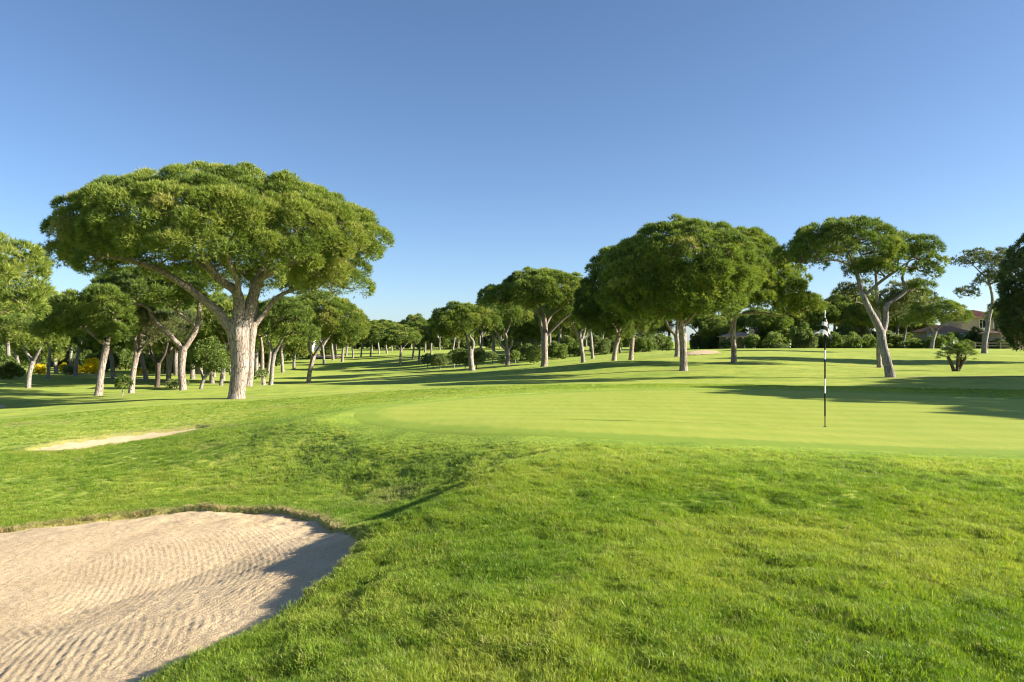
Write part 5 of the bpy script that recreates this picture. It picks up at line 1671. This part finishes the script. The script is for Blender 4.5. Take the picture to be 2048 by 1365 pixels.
def add_grass(name, label, bands, seed):
    XS, YS, SC = [], [], []
    for i, (rmin, rmax, den, sc) in enumerate(bands):
        a0 = math.radians(41)
        area = (rmax ** 2 - rmin ** 2) * a0
        x, y, rg = grass_points(int(area * den), rmin, rmax, -a0, a0, seed + i)
        XS.append(x); YS.append(y); SC.append(np.full(len(x), sc))
    x, y, sc = np.concatenate(XS), np.concatenate(YS), np.concatenate(SC)
    rg = np.random.default_rng(seed + 50)
    g = GREEN(x, y)
    bd_ = bunk_d(x, y)
    b2 = bunk2_d(x, y)
    keep = (g < -0.30 - .25 * rg.random(len(x))) & (bd_ < 0.02) & (b2 < -0.12)
    x, y, sc, g, bd_, b2 = [t[keep] for t in (x, y, sc, g, bd_, b2)]
    clump = fbm(x / .22, y / .22, 31, 2)
    big = fbm(x / 1.1, y / 1.1, 91, 3)
    patch = fbm(x / 3.2, y / 3.2, 95, 2)
    coll = sstep(-.3, -1.6, g) * .45 + .55            # mown shorter next to the green
    n = len(x)
    sl = sc * (1 + .75 * clump + .3 * big + rg.normal(size=n) * .15) * coll
    sl = np.clip(sl, .3, 3.5)
    # colour: lush and yellowish tufts mixed, straw along the bunker lips
    t = np.clip(.5 + .6 * big + .30 * patch + rg.normal(size=n) * .24, 0, 1)[:, None]
    c0, c1, c2 = np.array([.15, .27, .028]), np.array([.27, .40, .045]), np.array([.42, .48, .080])
    col = np.where(t < .5, c0 + (c1 - c0) * t * 2, c1 + (c2 - c1) * (t * 2 - 1)) * .78
    mown = sstep(-4.0, -.6, g)[:, None]
    col = col * (1 + .18 * mown) + np.array([.04, .025, .025]) * mown
    lip = np.maximum(np.exp(-(np.maximum(-bd_, 0) / .11) ** 2), .35 * np.exp(-(np.maximum(-b2, 0) / .3) ** 2))
    farrim = np.where(y > 9.2, 1.0, .25)
    drw = np.clip(lip * farrim * (.25 + 1.0 * rg.random(n)) , 0, 1) + (rg.random(n) < .02) * .5
    drw = np.clip(drw + np.clip(fbm(x / 1.6, y / 1.6, 97, 3) * 1.2 - .36, 0, .35) * (x < -.8), 0, 1)[:, None]
    straw = np.array([.50, .40, .22]) * rg.uniform(.7, 1.15, (n, 1))
    col = col * (1 - drw) + straw * drw
    z = ground_h(x, y)
    rot = np.stack([rg.normal(size=n) * .18, rg.normal(size=n) * .18, rg.uniform(0, 6.28, n)], 1)
    me = bpy.data.meshes.new(name)
    me.vertices.add(n)
    me.vertices.foreach_set('co', np.stack([x, y, z], 1).astype(np.float32).ravel())
    for nm, typ, key, data in (('g_rot', 'FLOAT_VECTOR', 'vector', rot), ('g_scl', 'FLOAT', 'value', sl), ('gtint', 'FLOAT_COLOR', 'color', np.hstack([col, np.ones((n, 1))]))):
        a = me.attributes.new(nm, typ, 'POINT')
        a.data.foreach_set(key, np.ascontiguousarray(data, dtype=np.float32).ravel())
    o = obj(name, me, M['blade'])
    tag(o, label, 'grass', kind='stuff')
    ng = bpy.data.node_groups.new(name, 'GeometryNodeTree')
    ng.interface.new_socket('Geometry', in_out='INPUT', socket_type='NodeSocketGeometry')
    ng.interface.new_socket('Geometry', in_out='OUTPUT', socket_type='NodeSocketGeometry')
    gi, go = ng.nodes.new('NodeGroupInput'), ng.nodes.new('NodeGroupOutput')
    ip = ng.nodes.new('GeometryNodeInstanceOnPoints')
    ci = ng.nodes.new('GeometryNodeCollectionInfo')
    ci.inputs['Collection'].default_value = tufts
    ci.inputs['Separate Children'].default_value = True
    ci.inputs['Reset Children'].default_value = True
    ar = ng.nodes.new('GeometryNodeInputNamedAttribute'); ar.data_type = 'FLOAT_VECTOR'; ar.inputs['Name'].default_value = 'g_rot'
    asc = ng.nodes.new('GeometryNodeInputNamedAttribute'); asc.data_type = 'FLOAT'; asc.inputs['Name'].default_value = 'g_scl'
    rv = ng.nodes.new('FunctionNodeRandomValue'); rv.data_type = 'INT'
    rv.inputs[4].default_value = 0; rv.inputs[5].default_value = 5
    ip.inputs['Pick Instance'].default_value = True
    L = ng.links
    L.new(gi.outputs[0], ip.inputs['Points'])
    L.new(ci.outputs[0], ip.inputs['Instance'])
    L.new(rv.outputs[2], ip.inputs['Instance Index'])
    e2r = ng.nodes.new('FunctionNodeEulerToRotation')
    L.new(ar.outputs[0], e2r.inputs[0])
    L.new(e2r.outputs[0], ip.inputs['Rotation'])
    L.new(asc.outputs[0], ip.inputs['Scale'])
    L.new(ip.outputs[0], go.inputs[0])
    md = o.modifiers.new('tufts', 'NODES')
    md.node_group = ng
    print('GRASS', name, n)
    return o


add_grass('rough_grass', 'short tufted rough grass in the foreground round the bunker', [(3.0, 5.2, 1500, 1.12), (5.2, 6.6, 1300, 1.0), (6.6, 9.0, 1100, .92), (9.0, 14.0, 620, 1.0), (14.0, 22.0, 260, 1.1), (22.0, 32.0, 70, 1.0)], 700)

# fallen needles and bare earth round the pine trunks
bases = [(o.location.x, o.location.y) for o in bpy.data.objects if o.parent is None and ('pine' in o.name or 'oak' in o.name) and o.location.y < 130]
P = np.empty(len(ground_me.vertices) * 3, np.float32)
ground_me.vertices.foreach_get('co', P)
P = P.reshape(-1, 3)
lit = np.zeros(len(P), np.float32)
sel = np.where((np.hypot(P[:, 0], P[:, 1]) > 20) & (np.hypot(P[:, 0], P[:, 1]) < 140))[0]
for bx_, by_ in bases:
    dd = (P[sel, 0] - bx_) ** 2 + (P[sel, 1] - by_) ** 2
    lit[sel] = np.maximum(lit[sel], 0.85 * np.exp(-dd / 0.9))
ground_me.attributes.new('litter', 'FLOAT', 'POINT').data.foreach_set('value', lit)
